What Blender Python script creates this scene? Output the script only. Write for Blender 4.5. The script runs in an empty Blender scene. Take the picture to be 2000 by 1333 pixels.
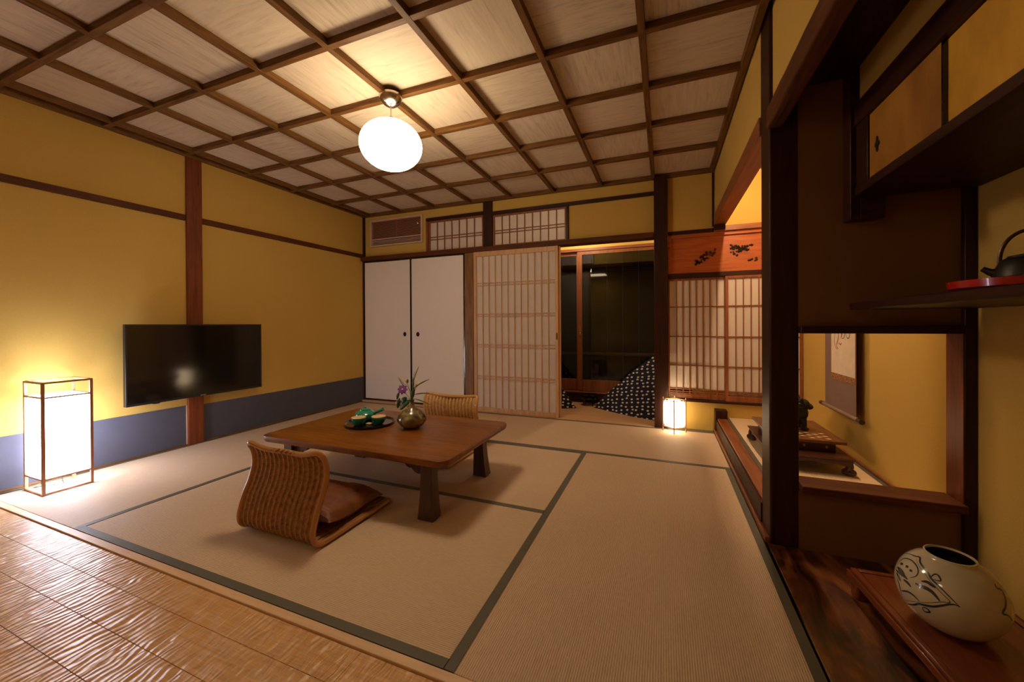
import bpy, bmesh, math, random
from mathutils import Vector, Matrix, noise
PI = math.pi
random.seed(7)
C = bpy.context.scene.collection
SC = bpy.context.scene

# ------------------------------------------------------------------ camera, world, exposure
cam_d = bpy.data.cameras.new('camera')
cam = bpy.data.objects.new('camera', cam_d)
C.objects.link(cam)
_r = Vector((0.9290968, 0.3697940, -0.0056073))
_d = Vector((-0.0035703, -0.0061928, -0.9999744))
_f = Vector((-0.3698193, 0.9290931, -0.0044334))
_m = Matrix((_r, -_d, -_f)).transposed().to_4x4()
_m.translation = Vector((0, 0, 1.0))
cam.matrix_world = _m
cam_d.sensor_width = 36.0
cam_d.lens = 747.35 / 2000 * 36
cam_d.shift_y = -(666.5 - 637.9) / 2000
cam_d.clip_start = 0.02
SC.camera = cam
SC.view_settings.view_transform = 'Standard'
SC.view_settings.look = 'None'
SC.view_settings.gamma = 1.0
SC.view_settings.use_curve_mapping = False
SC.view_settings.exposure = 0.0
w = bpy.data.worlds.new('night')
SC.world = w
w.use_nodes = True
w.node_tree.nodes['Background'].inputs[0].default_value = (0.02, 0.03, 0.05, 1)
w.node_tree.nodes['Background'].inputs[1].default_value = 0.3
try:
    SC.cycles.max_bounces = 10
    SC.cycles.diffuse_bounces = 5
    SC.cycles.sample_clamp_indirect = 4.0
    SC.cycles.caustics_reflective = False
    SC.cycles.caustics_refractive = False
    SC.cycles.use_denoising = True
except Exception:
    pass

def lamp(name, kind, loc, energy, color, size=0.05, rot=None, size_y=None):
    l = bpy.data.lights.new(name, kind)
    l.energy = energy
    l.color = color
    if kind == 'POINT':
        l.shadow_soft_size = size
    else:
        l.shape = 'RECTANGLE' if size_y else 'SQUARE'
        l.size = size
        if size_y: l.size_y = size_y
    o = bpy.data.objects.new(name, l)
    o.location = loc
    if rot: o.rotation_euler = rot
    C.objects.link(o)
    return o

# light strengths (the lamps themselves are built further down)
GLOBE_E, GLOBE_C = 30.5, (1.0, 0.755, 0.48)
BIG_E, BIG_C = 15.5, (0.95, 0.94, 1.12)
SMALL_E, SMALL_C = 7.0, (1.0, 0.74, 0.45)
lamp('tokonoma_lamp_light', 'POINT', (0.560, 3.30, 2.28), 28.0, (1.0, 0.67, 0.38), 0.022)
lamp('tokonoma_fill_strip', 'AREA', (0.565, 2.75, 2.30), 16.0, (1.0, 0.67, 0.38), 0.03, (0, math.radians(20), 0), 0.7)  # unseen extra strip, added to brighten the alcove wall
lamp('veranda_lamp_light', 'POINT', (-0.95, 4.45, 2.2), 22.0, (1.0, 0.80, 0.56), 0.05)
lamp('veranda_fill_light', 'POINT', (0.10, 4.6, 2.2), 6.0, (1.0, 0.84, 0.66), 0.05)  # second, unseen fill added on the veranda; no fixture stands here
lamp('entry_fill_light', 'AREA', (-1.7, -0.7, 2.33), 7.0, (1.0, 0.74, 0.46), 0.5)  # invented fill behind the camera, lifts the niche and cupboard doors

# ------------------------------------------------------------------ materials
def new_mat(name):
    m = bpy.data.materials.new(name)
    m.use_nodes = True
    nt = m.node_tree
    return m, nt, nt.nodes['Principled BSDF']

def lnk(nt, a, b): nt.links.new(a, b)

def coords(nt, scale=(1, 1, 1), rot=(0, 0, 0), kind='Object'):
    tc = nt.nodes.new('ShaderNodeTexCoord')
    mp = nt.nodes.new('ShaderNodeMapping')
    mp.inputs['Scale'].default_value = scale
    mp.inputs['Rotation'].default_value = rot
    lnk(nt, tc.outputs[kind], mp.inputs['Vector'])
    return mp.outputs['Vector']

def noise_n(nt, vec, scale, detail=4, rough=0.55, dist=0.0):
    n = nt.nodes.new('ShaderNodeTexNoise')
    n.inputs['Scale'].default_value = scale
    n.inputs['Detail'].default_value = detail
    n.inputs['Roughness'].default_value = rough
    n.inputs['Distortion'].default_value = dist
    lnk(nt, vec, n.inputs['Vector'])
    return n.outputs['Fac']

def ramp(nt, fac, stops):
    r = nt.nodes.new('ShaderNodeValToRGB')
    els = r.color_ramp.elements
    while len(els) < len(stops): els.new(0.5)
    for e, (p, c) in zip(els, stops):
        e.position = p
        e.color = (c[0], c[1], c[2], 1)
    lnk(nt, fac, r.inputs['Fac'])
    return r.outputs['Color']

def bump(nt, h, strength, dist, normal=None):
    b = nt.nodes.new('ShaderNodeBump')
    b.inputs['Strength'].default_value = strength
    b.inputs['Distance'].default_value = dist
    lnk(nt, h, b.inputs['Height'])
    if normal: lnk(nt, normal, b.inputs['Normal'])
    return b.outputs['Normal']

def plain(name, col, rough=0.5, metal=0.0, coat=0.0, spec=0.5):
    m, nt, b = new_mat(name)
    vec = coords(nt)
    f = noise_n(nt, vec, 14, 3)
    c = ramp(nt, f, [(0.3, [x * 0.93 for x in col]), (0.7, [min(1, x * 1.05) for x in col])])
    lnk(nt, c, b.inputs['Base Color'])
    b.inputs['Roughness'].default_value = rough
    b.inputs['Metallic'].default_value = metal
    b.inputs['Coat Weight'].default_value = coat
    b.inputs['Specular IOR Level'].default_value = spec
    return m

def wood(name, dark, light, axis='Z', rough=0.4, scale=1.0, coat=0.0, bmp=0.1, spec=0.5):
    m, nt, b = new_mat(name)
    s = {'X': (1.2, 14, 14), 'Y': (14, 1.2, 14), 'Z': (14, 14, 1.2)}[axis]
    vec = coords(nt, tuple(v * scale for v in s))
    f = noise_n(nt, vec, 3.0, 6, 0.6, 0.6)
    c = ramp(nt, f, [(0.28, dark), (0.5, [(a + e) / 2 for a, e in zip(dark, light)]), (0.72, light)])
    lnk(nt, c, b.inputs['Base Color'])
    lnk(nt, bump(nt, f, bmp, 0.002), b.inputs['Normal'])
    b.inputs['Roughness'].default_value = rough
    b.inputs['Coat Weight'].default_value = coat
    b.inputs['Specular IOR Level'].default_value = spec
    return m

def plaster(name, col, grain=0.25):
    m, nt, b = new_mat(name)
    vec = coords(nt)
    f = noise_n(nt, vec, 160, 4, 0.7)
    g = noise_n(nt, vec, 1.3, 3)
    mx = nt.nodes.new('ShaderNodeMix'); mx.data_type = 'RGBA'
    c1 = ramp(nt, f, [(0.3, [x * 0.90 for x in col]), (0.7, [x * 1.06 for x in col])])
    c2 = ramp(nt, g, [(0.3, [x * 0.93 for x in col]), (0.7, [x * 1.05 for x in col])])
    mx.inputs['Factor'].default_value = 0.5
    lnk(nt, c1, mx.inputs['A']); lnk(nt, c2, mx.inputs['B'])
    lnk(nt, mx.outputs['Result'], b.inputs['Base Color'])
    lnk(nt, bump(nt, f, grain, 0.003), b.inputs['Normal'])
    b.inputs['Roughness'].default_value = 0.95
    b.inputs['Specular IOR Level'].default_value = 0.15
    return m

def paper(name, col, trans=0.5):
    m, nt, b = new_mat(name)
    out = nt.nodes['Material Output']
    vec = coords(nt, (1, 1, 1))
    f = noise_n(nt, vec, 120, 5, 0.7)
    c = ramp(nt, f, [(0.3, [x * 0.95 for x in col]), (0.7, col)])
    lnk(nt, c, b.inputs['Base Color'])
    b.inputs['Roughness'].default_value = 0.9
    b.inputs['Specular IOR Level'].default_value = 0.2
    t = nt.nodes.new('ShaderNodeBsdfTranslucent')
    lnk(nt, c, t.inputs['Color'])
    mx = nt.nodes.new('ShaderNodeMixShader')
    mx.inputs['Fac'].default_value = trans
    lnk(nt, b.outputs[0], mx.inputs[1]); lnk(nt, t.outputs[0], mx.inputs[2])
    lnk(nt, mx.outputs[0], out.inputs['Surface'])
    return m

def emit(name, col, strength):
    m, nt, b = new_mat(name)
    vec = coords(nt)
    f = noise_n(nt, vec, 60, 3)
    c = ramp(nt, f, [(0.3, [x * 0.97 for x in col]), (0.7, col)])
    b.inputs['Base Color'].default_value = (0.8, 0.8, 0.78, 1)
    lnk(nt, c, b.inputs['Emission Color'])
    b.inputs['Emission Strength'].default_value = strength
    return m

def glass_pane(name):
    m, nt, b = new_mat(name)
    out = nt.nodes['Material Output']
    tr = nt.nodes.new('ShaderNodeBsdfTransparent'); tr.inputs[0].default_value = (0.86, 0.88, 0.88, 1)
    gl = nt.nodes.new('ShaderNodeBsdfGlossy'); gl.inputs['Roughness'].default_value = 0.03
    fr = nt.nodes.new('ShaderNodeFresnel'); fr.inputs['IOR'].default_value = 1.5
    mx = nt.nodes.new('ShaderNodeMixShader')
    lnk(nt, fr.outputs[0], mx.inputs['Fac']); lnk(nt, tr.outputs[0], mx.inputs[1]); lnk(nt, gl.outputs[0], mx.inputs[2])
    lnk(nt, mx.outputs[0], out.inputs['Surface'])
    return m

def tatami_mat(name, axis, col=((0.40, 0.285, 0.185), (0.68, 0.515, 0.36))):
    # rush ribs run along `axis`
    m, nt, b = new_mat(name)
    vec = coords(nt)
    wv = nt.nodes.new('ShaderNodeTexWave')
    wv.wave_type = 'BANDS'
    wv.bands_direction = 'Y' if axis == 'X' else 'X'
    wv.inputs['Scale'].default_value = 44
    wv.inputs['Distortion'].default_value = 0.6
    wv.inputs['Detail'].default_value = 2
    wv.inputs['Detail Scale'].default_value = 3
    lnk(nt, vec, wv.inputs['Vector'])
    s = (30, 260, 1) if axis == 'X' else (260, 30, 1)
    v2 = coords(nt, s)
    f2 = noise_n(nt, v2, 1.0, 4, 0.7)
    g = noise_n(nt, vec, 1.6, 3)
    add = nt.nodes.new('ShaderNodeMath'); add.operation = 'MULTIPLY_ADD'
    lnk(nt, wv.outputs['Fac'], add.inputs[0]); add.inputs[1].default_value = 0.70
    lnk(nt, f2, add.inputs[2])
    ad2 = nt.nodes.new('ShaderNodeMath'); ad2.operation = 'MULTIPLY_ADD'
    lnk(nt, g, ad2.inputs[0]); ad2.inputs[1].default_value = 0.35; lnk(nt, add.outputs[0], ad2.inputs[2])
    c = ramp(nt, ad2.outputs[0], [(0.50, col[0]), (1.25, col[1])])
    lnk(nt, c, b.inputs['Base Color'])
    lnk(nt, bump(nt, wv.outputs['Fac'], 0.55, 0.0015), b.inputs['Normal'])
    b.inputs['Roughness'].default_value = 0.62
    b.inputs['Specular IOR Level'].default_value = 0.35
    return m

M = {}
M['wall'] = plaster('yellow_plaster', (0.590, 0.395, 0.100))
M['brown_wall'] = plaster('dark_brown_plaster', (0.21, 0.105, 0.042), 0.3)
M['navy'] = plain('indigo_paper', (0.070, 0.074, 0.105), 0.8)
for ax in 'XYZ':
    M['post' + ax] = wood('dark_post_wood_' + ax, (0.012, 0.0035, 0.0018), (0.050, 0.013, 0.005), ax, 0.45, spec=0.3)
    M['rail' + ax] = wood('rail_wood_' + ax, (0.055, 0.018, 0.007), (0.14, 0.046, 0.016), ax, 0.6, spec=0.15)
    M['red' + ax] = wood('red_brown_wood_' + ax, (0.16, 0.045, 0.014), (0.33, 0.11, 0.035), ax, 0.42)
    M['pale' + ax] = wood('pale_cedar_' + ax, (0.50, 0.28, 0.135), (0.70, 0.43, 0.22), ax, 0.5)
    M['batten' + ax] = wood('ceiling_batten_wood_' + ax, (0.055, 0.023, 0.006), (0.235, 0.108, 0.028), ax, 0.55, spec=0.2)
M['oak'] = wood('knotty_oak', (0.11, 0.05, 0.012), (0.30, 0.155, 0.04), 'Z', 0.5)
M['postred'] = wood('red_post_wood', (0.10, 0.020, 0.005), (0.23, 0.055, 0.014), 'Z', 0.4, spec=0.4)
M['black'] = plain('black_lacquer', (0.006, 0.005, 0.005), 0.18, coat=0.5)
M['blackmatte'] = plain('black_plastic', (0.010, 0.010, 0.011), 0.4)
M['iron'] = plain('cast_iron', (0.022, 0.019, 0.017), 0.42, 0.3)
M['fusuma'] = paper('white_door_paper', (0.85, 0.80, 0.75), 0.0)
M['paper'] = paper('shoji_paper', (0.82, 0.74, 0.67), 0.22)
M['border'] = plain('tatami_border_cloth', (0.115, 0.108, 0.082), 0.6, spec=0.4)
M['tatX'] = tatami_mat('rush_ribs_x', 'X')
M['tatY'] = tatami_mat('rush_ribs_y', 'Y')
M['toko'] = tatami_mat('pale_rush', 'Y', ((0.62, 0.45, 0.28), (0.80, 0.62, 0.42)))
M['globe'] = emit('lit_globe_glass', GLOBE_C, GLOBE_E)
_nt = M['globe'].node_tree                       # opal glass; glow set weaker towards the top to keep the ceiling dimmer
_tc = _nt.nodes.new('ShaderNodeTexCoord'); _sx = _nt.nodes.new('ShaderNodeSeparateXYZ')
_nt.links.new(_tc.outputs['Object'], _sx.inputs[0])
_mr = _nt.nodes.new('ShaderNodeMapRange'); _mr.interpolation_type = 'SMOOTHSTEP'
_mr.inputs['From Min'].default_value = 0.145; _mr.inputs['From Max'].default_value = 0.29
_mr.inputs['To Min'].default_value = GLOBE_E * 1.10; _mr.inputs['To Max'].default_value = GLOBE_E * 0.22
_nt.links.new(_sx.outputs[2], _mr.inputs['Value'])
_nt.links.new(_mr.outputs['Result'], _nt.nodes['Principled BSDF'].inputs['Emission Strength'])
M['bigshade'] = emit('lit_washi_paper', BIG_C, BIG_E)
M['smallshade'] = emit('lit_small_washi_paper', SMALL_C, SMALL_E)
M['chrome'] = plain('brushed_nickel', (0.55, 0.48, 0.42), 0.22, 1.0)
M['brass'] = plain('brass', (0.55, 0.36, 0.12), 0.3, 1.0)
M['lantern'] = wood('lantern_frame_wood', (0.26, 0.11, 0.055), (0.44, 0.20, 0.10), 'Z', 0.45)
M['teal'] = plain('teal_glaze', (0.018, 0.26, 0.18), 0.18, coat=0.6)
M['coaster'] = wood('pale_coaster_wood', (0.55, 0.36, 0.20), (0.80, 0.60, 0.38), 'X', 0.6)
M['redlac'] = plain('red_lacquer', (0.45, 0.012, 0.006), 0.25, coat=0.4)
M['leather'] = None
M['green'] = plain('leaf_green', (0.03, 0.10, 0.018), 0.45)
M['lightgreen'] = plain('stem_green', (0.13, 0.19, 0.035), 0.5)
M['purple'] = plain('purple_petal', (0.25, 0.07, 0.36), 0.6)
M['pink'] = plain('pale_pink_petal', (0.55, 0.33, 0.30), 0.6)
M['cream'] = plain('cream_petal', (0.70, 0.60, 0.38), 0.6)
M['silk'] = plain('mauve_silk', (0.22, 0.135, 0.105), 0.75)
M['scrollpaper'] = plain('scroll_paper', (0.72, 0.60, 0.46), 0.9)
M['inkgrey'] = plain('grey_ink', (0.10, 0.075, 0.055), 0.9)
M['inkred'] = plain('red_ink', (0.42, 0.05, 0.02), 0.9)
M['inkblue'] = plain('cobalt_ink', (0.020, 0.028, 0.060), 0.2, coat=0.5)
M['outside'] = plain('night_fence', (0.035, 0.038, 0.030), 0.9)
M['bamboo'] = wood('bamboo_rail', (0.20, 0.14, 0.06), (0.34, 0.25, 0.11), 'X', 0.5)
M['glass'] = glass_pane('window_glass')
M['whiteplastic'] = plain('cream_plastic', (0.60, 0.42, 0.30), 0.5)
M['led'] = emit('green_led', (0.5, 0.9, 0.05), 1.2)
M['silver'] = plain('silver_print', (0.45, 0.45, 0.45), 0.4, 0.6)

def m_screen():
    m, nt, b = new_mat('tv_screen')
    vec = coords(nt)
    f = noise_n(nt, vec, 5, 2)
    lnk(nt, ramp(nt, f, [(0, (0.004, 0.0035, 0.003)), (1, (0.007, 0.006, 0.005))]), b.inputs['Base Color'])
    b.inputs['Roughness'].default_value = 0.09
    b.inputs['Specular IOR Level'].default_value = 0.6
    return m
M['screen'] = m_screen()

def m_ceiling():
    m, nt, b = new_mat('ceiling_board')
    tc = nt.nodes.new('ShaderNodeTexCoord')
    sep = nt.nodes.new('ShaderNodeSeparateXYZ')
    lnk(nt, tc.outputs['Object'], sep.inputs[0])
    def mth(op, a, bb=None):
        n = nt.nodes.new('ShaderNodeMath'); n.operation = op
        for i, v in enumerate((a, bb)):
            if v is None: continue
            if hasattr(v, 'is_linked'): lnk(nt, v, n.inputs[i])
            else: n.inputs[i].default_value = v
        return n.outputs[0]
    cx = mth('FLOOR', mth('DIVIDE', mth('ADD', sep.outputs[0], 20 * 0.4995 + 0.097), 0.4995))
    cy = mth('FLOOR', mth('DIVIDE', mth('ADD', sep.outputs[1], 20 * 0.4885 - 0.985), 0.4885))
    par = mth('MODULO', mth('ADD', cx, cy), 2.0)
    v1 = coords(nt, (2.2, 22, 1)); v2 = coords(nt, (24, 2.0, 1))
    n1 = noise_n(nt, v1, 2.0, 8, 0.72, 0.5); n2 = noise_n(nt, v2, 2.0, 8, 0.70, 0.4)
    mx = nt.nodes.new('ShaderNodeMix'); mx.data_type = 'FLOAT'
    lnk(nt, par, mx.inputs['Factor']); lnk(nt, n1, mx.inputs['A']); lnk(nt, n2, mx.inputs['B'])
    wn = nt.nodes.new('ShaderNodeTexWhiteNoise'); wn.noise_dimensions = '2D'
    cb = nt.nodes.new('ShaderNodeCombineXYZ'); lnk(nt, cx, cb.inputs[0]); lnk(nt, cy, cb.inputs[1])
    lnk(nt, cb.outputs[0], wn.inputs['Vector'])
    fac = mth('ADD', mth('MULTIPLY', wn.outputs['Value'], 0.08), mx.outputs[0])
    c = ramp(nt, fac, [(0.26, (0.35, 0.275, 0.20)), (0.50, (0.60, 0.50, 0.375)), (0.78, (0.70, 0.605, 0.465))])
    lnk(nt, c, b.inputs['Base Color'])
    b.inputs['Roughness'].default_value = 0.6
    b.inputs['Specular IOR Level'].default_value = 0.3
    return m
M['ceiling'] = m_ceiling()

def m_carved():
    m, nt, b = new_mat('carved_chestnut')
    v0 = coords(nt)
    dn = noise_n(nt, v0, 2.2, 2)
    def ridges(rot, sc, dist):
        wv = nt.nodes.new('ShaderNodeTexWave')
        wv.bands_direction = 'X'
        wv.inputs['Scale'].default_value = sc
        wv.inputs['Distortion'].default_value = dist
        wv.inputs['Detail'].default_value = 2.5
        wv.inputs['Detail Scale'].default_value = 1.1
        wv.inputs['Detail Roughness'].default_value = 0.55
        lnk(nt, coords(nt, (1, 0.42, 1), (0, 0, rot)), wv.inputs['Vector'])
        return wv.outputs['Fac']
    n1 = ridges(0.10, 12.5, 9.0); n3 = ridges(-0.25, 14.0, 11.0)
    mxh = nt.nodes.new('ShaderNodeMix'); mxh.data_type = 'FLOAT'
    sm = nt.nodes.new('ShaderNodeMath'); sm.operation = 'MULTIPLY_ADD'; sm.use_clamp = True
    lnk(nt, dn, sm.inputs[0]); sm.inputs[1].default_value = 5.0; sm.inputs[2].default_value = -2.0
    lnk(nt, sm.outputs[0], mxh.inputs['Factor']); lnk(nt, n1, mxh.inputs['A']); lnk(nt, n3, mxh.inputs['B'])
    g = noise_n(nt, coords(nt, (4, 60, 1)), 1.5, 5, 0.6, 1.5)
    c = ramp(nt, g, [(0.3, (0.54, 0.29, 0.095)), (0.7, (0.74, 0.45, 0.18))])
    lnk(nt, c, b.inputs['Base Color'])
    lnk(nt, bump(nt, mxh.outputs[0], 0.8, 0.0045), b.inputs['Normal'])
    b.inputs['Roughness'].default_value = 0.36
    b.inputs['Coat Weight'].default_value = 0.15
    b.inputs['Coat Roughness'].default_value = 0.25
    return m
M['carved'] = m_carved()

def m_burl():
    m, nt, b = new_mat('smoked_burl')
    v = coords(nt, (9, 3.0, 1))
    f = noise_n(nt, v, 1.0, 3, 0.5, 1.6)
    g = noise_n(nt, coords(nt, (70, 7, 1)), 1.0, 4, 0.6, 1.0)
    a = nt.nodes.new('ShaderNodeMath'); a.operation = 'MULTIPLY_ADD'
    lnk(nt, g, a.inputs[0]); a.inputs[1].default_value = 0.25; lnk(nt, f, a.inputs[2])
    c = ramp(nt, a.outputs[0], [(0.50, (0.012, 0.004, 0.002)), (0.64, (0.10, 0.028, 0.009)), (0.85, (0.28, 0.10, 0.032))])
    lnk(nt, c, b.inputs['Base Color'])
    b.inputs['Roughness'].default_value = 0.35
    return m
M['burl'] = m_burl()

def m_table():
    m, nt, b = new_mat('table_zelkova')
    v = coords(nt, (2.2, 26, 6))
    f = noise_n(nt, v, 1.0, 7, 0.62, 1.4)
    g = noise_n(nt, coords(nt, (1.6, 1.6, 1)), 1.0, 2)
    a = nt.nodes.new('ShaderNodeMath'); a.operation = 'MULTIPLY_ADD'
    lnk(nt, g, a.inputs[0]); a.inputs[1].default_value = 0.5; lnk(nt, f, a.inputs[2])
    c = ramp(nt, a.outputs[0], [(0.5, (0.080, 0.022, 0.0025)), (0.75, (0.20, 0.064, 0.008)), (1.0, (0.29, 0.105, 0.014))])
    lnk(nt, c, b.inputs['Base Color'])
    lnk(nt, bump(nt, f, 0.15, 0.001), b.inputs['Normal'])
    b.inputs['Roughness'].default_value = 0.36
    b.inputs['Coat Weight'].default_value = 0.08
    b.inputs['Coat Roughness'].default_value = 0.2
    b.inputs['Specular IOR Level'].default_value = 0.3
    return m
M['table'] = m_table()
M['tableleg'] = wood('table_leg_wood', (0.035, 0.014, 0.007), (0.10, 0.040, 0.018), 'Z', 0.4)

def m_rattan(name, dark, light):
    m, nt, b = new_mat(name)
    vec = coords(nt)
    wv = nt.nodes.new('ShaderNodeTexWave')
    wv.bands_direction = 'Z'
    wv.inputs['Scale'].default_value = 60
    wv.inputs['Distortion'].default_value = 0.8
    lnk(nt, vec, wv.inputs['Vector'])
    f = noise_n(nt, vec, 60, 3)
    a = nt.nodes.new('ShaderNodeMath'); a.operation = 'MULTIPLY_ADD'
    lnk(nt, wv.outputs['Fac'], a.inputs[0]); a.inputs[1].default_value = 0.25; lnk(nt, f, a.inputs[2])
    c = ramp(nt, a.outputs[0], [(0.35, dark), (0.8, light)])
    lnk(nt, c, b.inputs['Base Color'])
    lnk(nt, bump(nt, wv.outputs['Fac'], 0.35, 0.002), b.inputs['Normal'])
    b.inputs['Roughness'].default_value = 0.32
    b.inputs['Coat Weight'].default_value = 0.3
    return m
M['rattan'] = m_rattan('woven_rattan', (0.17, 0.065, 0.018), (0.46, 0.22, 0.075))
M['cane'] = plain('rattan_cane', (0.46, 0.22, 0.07), 0.3, coat=0.4)
M['rattan2'] = m_rattan('woven_pale_rattan', (0.42, 0.22, 0.07), (0.66, 0.40, 0.16))
M['cane2'] = plain('pale_rattan_cane', (0.58, 0.32, 0.10), 0.3, coat=0.4)

def m_leather():
    m, nt, b = new_mat('brown_leather')
    v = coords(nt)
    f = noise_n(nt, v, 9, 5, 0.6, 0.6)
    c = ramp(nt, f, [(0.3, (0.13, 0.036, 0.007)), (0.7, (0.27, 0.085, 0.018))])
    lnk(nt, c, b.inputs['Base Color'])
    lnk(nt, bump(nt, f, 0.35, 0.01), b.inputs['Normal'])
    b.inputs['Roughness'].default_value = 0.55
    return m
M['leather'] = m_leather()

def m_dots():
    m, nt, b = new_mat('navy_polka_cloth')
    v = coords(nt, (0.75, 1.0, 1.0), (math.radians(-70), 0, 0))
    vo = nt.nodes.new('ShaderNodeTexVoronoi')
    vo.voronoi_dimensions = '2D'
    vo.inputs['Scale'].default_value = 24
    vo.inputs['Randomness'].default_value = 0.42
    lnk(nt, v, vo.inputs['Vector'])
    c = ramp(nt, vo.outputs['Distance'], [(0.0, (0.75, 0.70, 0.60)), (0.20, (0.75, 0.70, 0.60)), (0.24, (0.006, 0.006, 0.020)), (1.0, (0.010, 0.009, 0.026))])
    lnk(nt, c, b.inputs['Base Color'])
    b.inputs['Roughness'].default_value = 0.9
    return m
M['dots'] = m_dots()

def m_door_gold(c0=(0.52, 0.27, 0.018), c1=(0.76, 0.43, 0.035)):
    m, nt, b = new_mat('paulownia')
    f = noise_n(nt, coords(nt, (1, 3.0, 1.2)), 2.5, 5, 0.6, 0.4)
    c = ramp(nt, f, [(0.3, c0), (0.7, c1)])
    lnk(nt, c, b.inputs['Base Color'])
    b.inputs['Roughness'].default_value = 0.55
    return m
M['gold'] = m_door_gold()
M['goldbrown'] = m_door_gold((0.24, 0.095, 0.010), (0.42, 0.19, 0.022))  # darker, browner tone for the first cupboard door

def m_glaze():
    m, nt, b = new_mat('olive_ash_glaze')
    v = coords(nt)
    f = noise_n(nt, v, 14, 4, 0.55, 1.0)
    c = ramp(nt, f, [(0.38, (0.075, 0.045, 0.022)), (0.52, (0.20, 0.17, 0.075)), (0.70, (0.36, 0.31, 0.16))])
    lnk(nt, c, b.inputs['Base Color'])
    b.inputs['Roughness'].default_value = 0.22
    b.inputs['Coat Weight'].default_value = 0.5
    return m
M['glaze'] = m_glaze()
M['porcelain'] = plain('cream_porcelain', (0.60, 0.55, 0.40), 0.12, coat=0.6)
M['vasein'] = plain('vase_inside_glaze', (0.10, 0.095, 0.055), 0.3)
M['lacqbrown'] = wood('red_brown_lacquer', (0.15, 0.033, 0.012), (0.22, 0.055, 0.020), 'Y', 0.25, coat=0.3, bmp=0.02)
M['carvedwood'] = wood('carved_rosewood', (0.025, 0.007, 0.004), (0.085, 0.026, 0.012), 'X', 0.35, coat=0.1)
M['boardtop'] = wood('board_top_wood', (0.10, 0.038, 0.011), (0.20, 0.080, 0.024), 'Y', 0.4)
M['inlay'] = plain('pale_inlay', (0.75, 0.62, 0.42), 0.4)
M['brocade'] = None
def m_brocade():
    m, nt, b = new_mat('gold_brocade')
    f = noise_n(nt, coords(nt), 90, 3, 0.6)
    lnk(nt, ramp(nt, f, [(0.4, (0.13, 0.035, 0.01)), (0.6, (0.50, 0.24, 0.07))]), b.inputs['Base Color'])
    b.inputs['Roughness'].default_value = 0.6
    return m
M['brocade'] = m_brocade()

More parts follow.
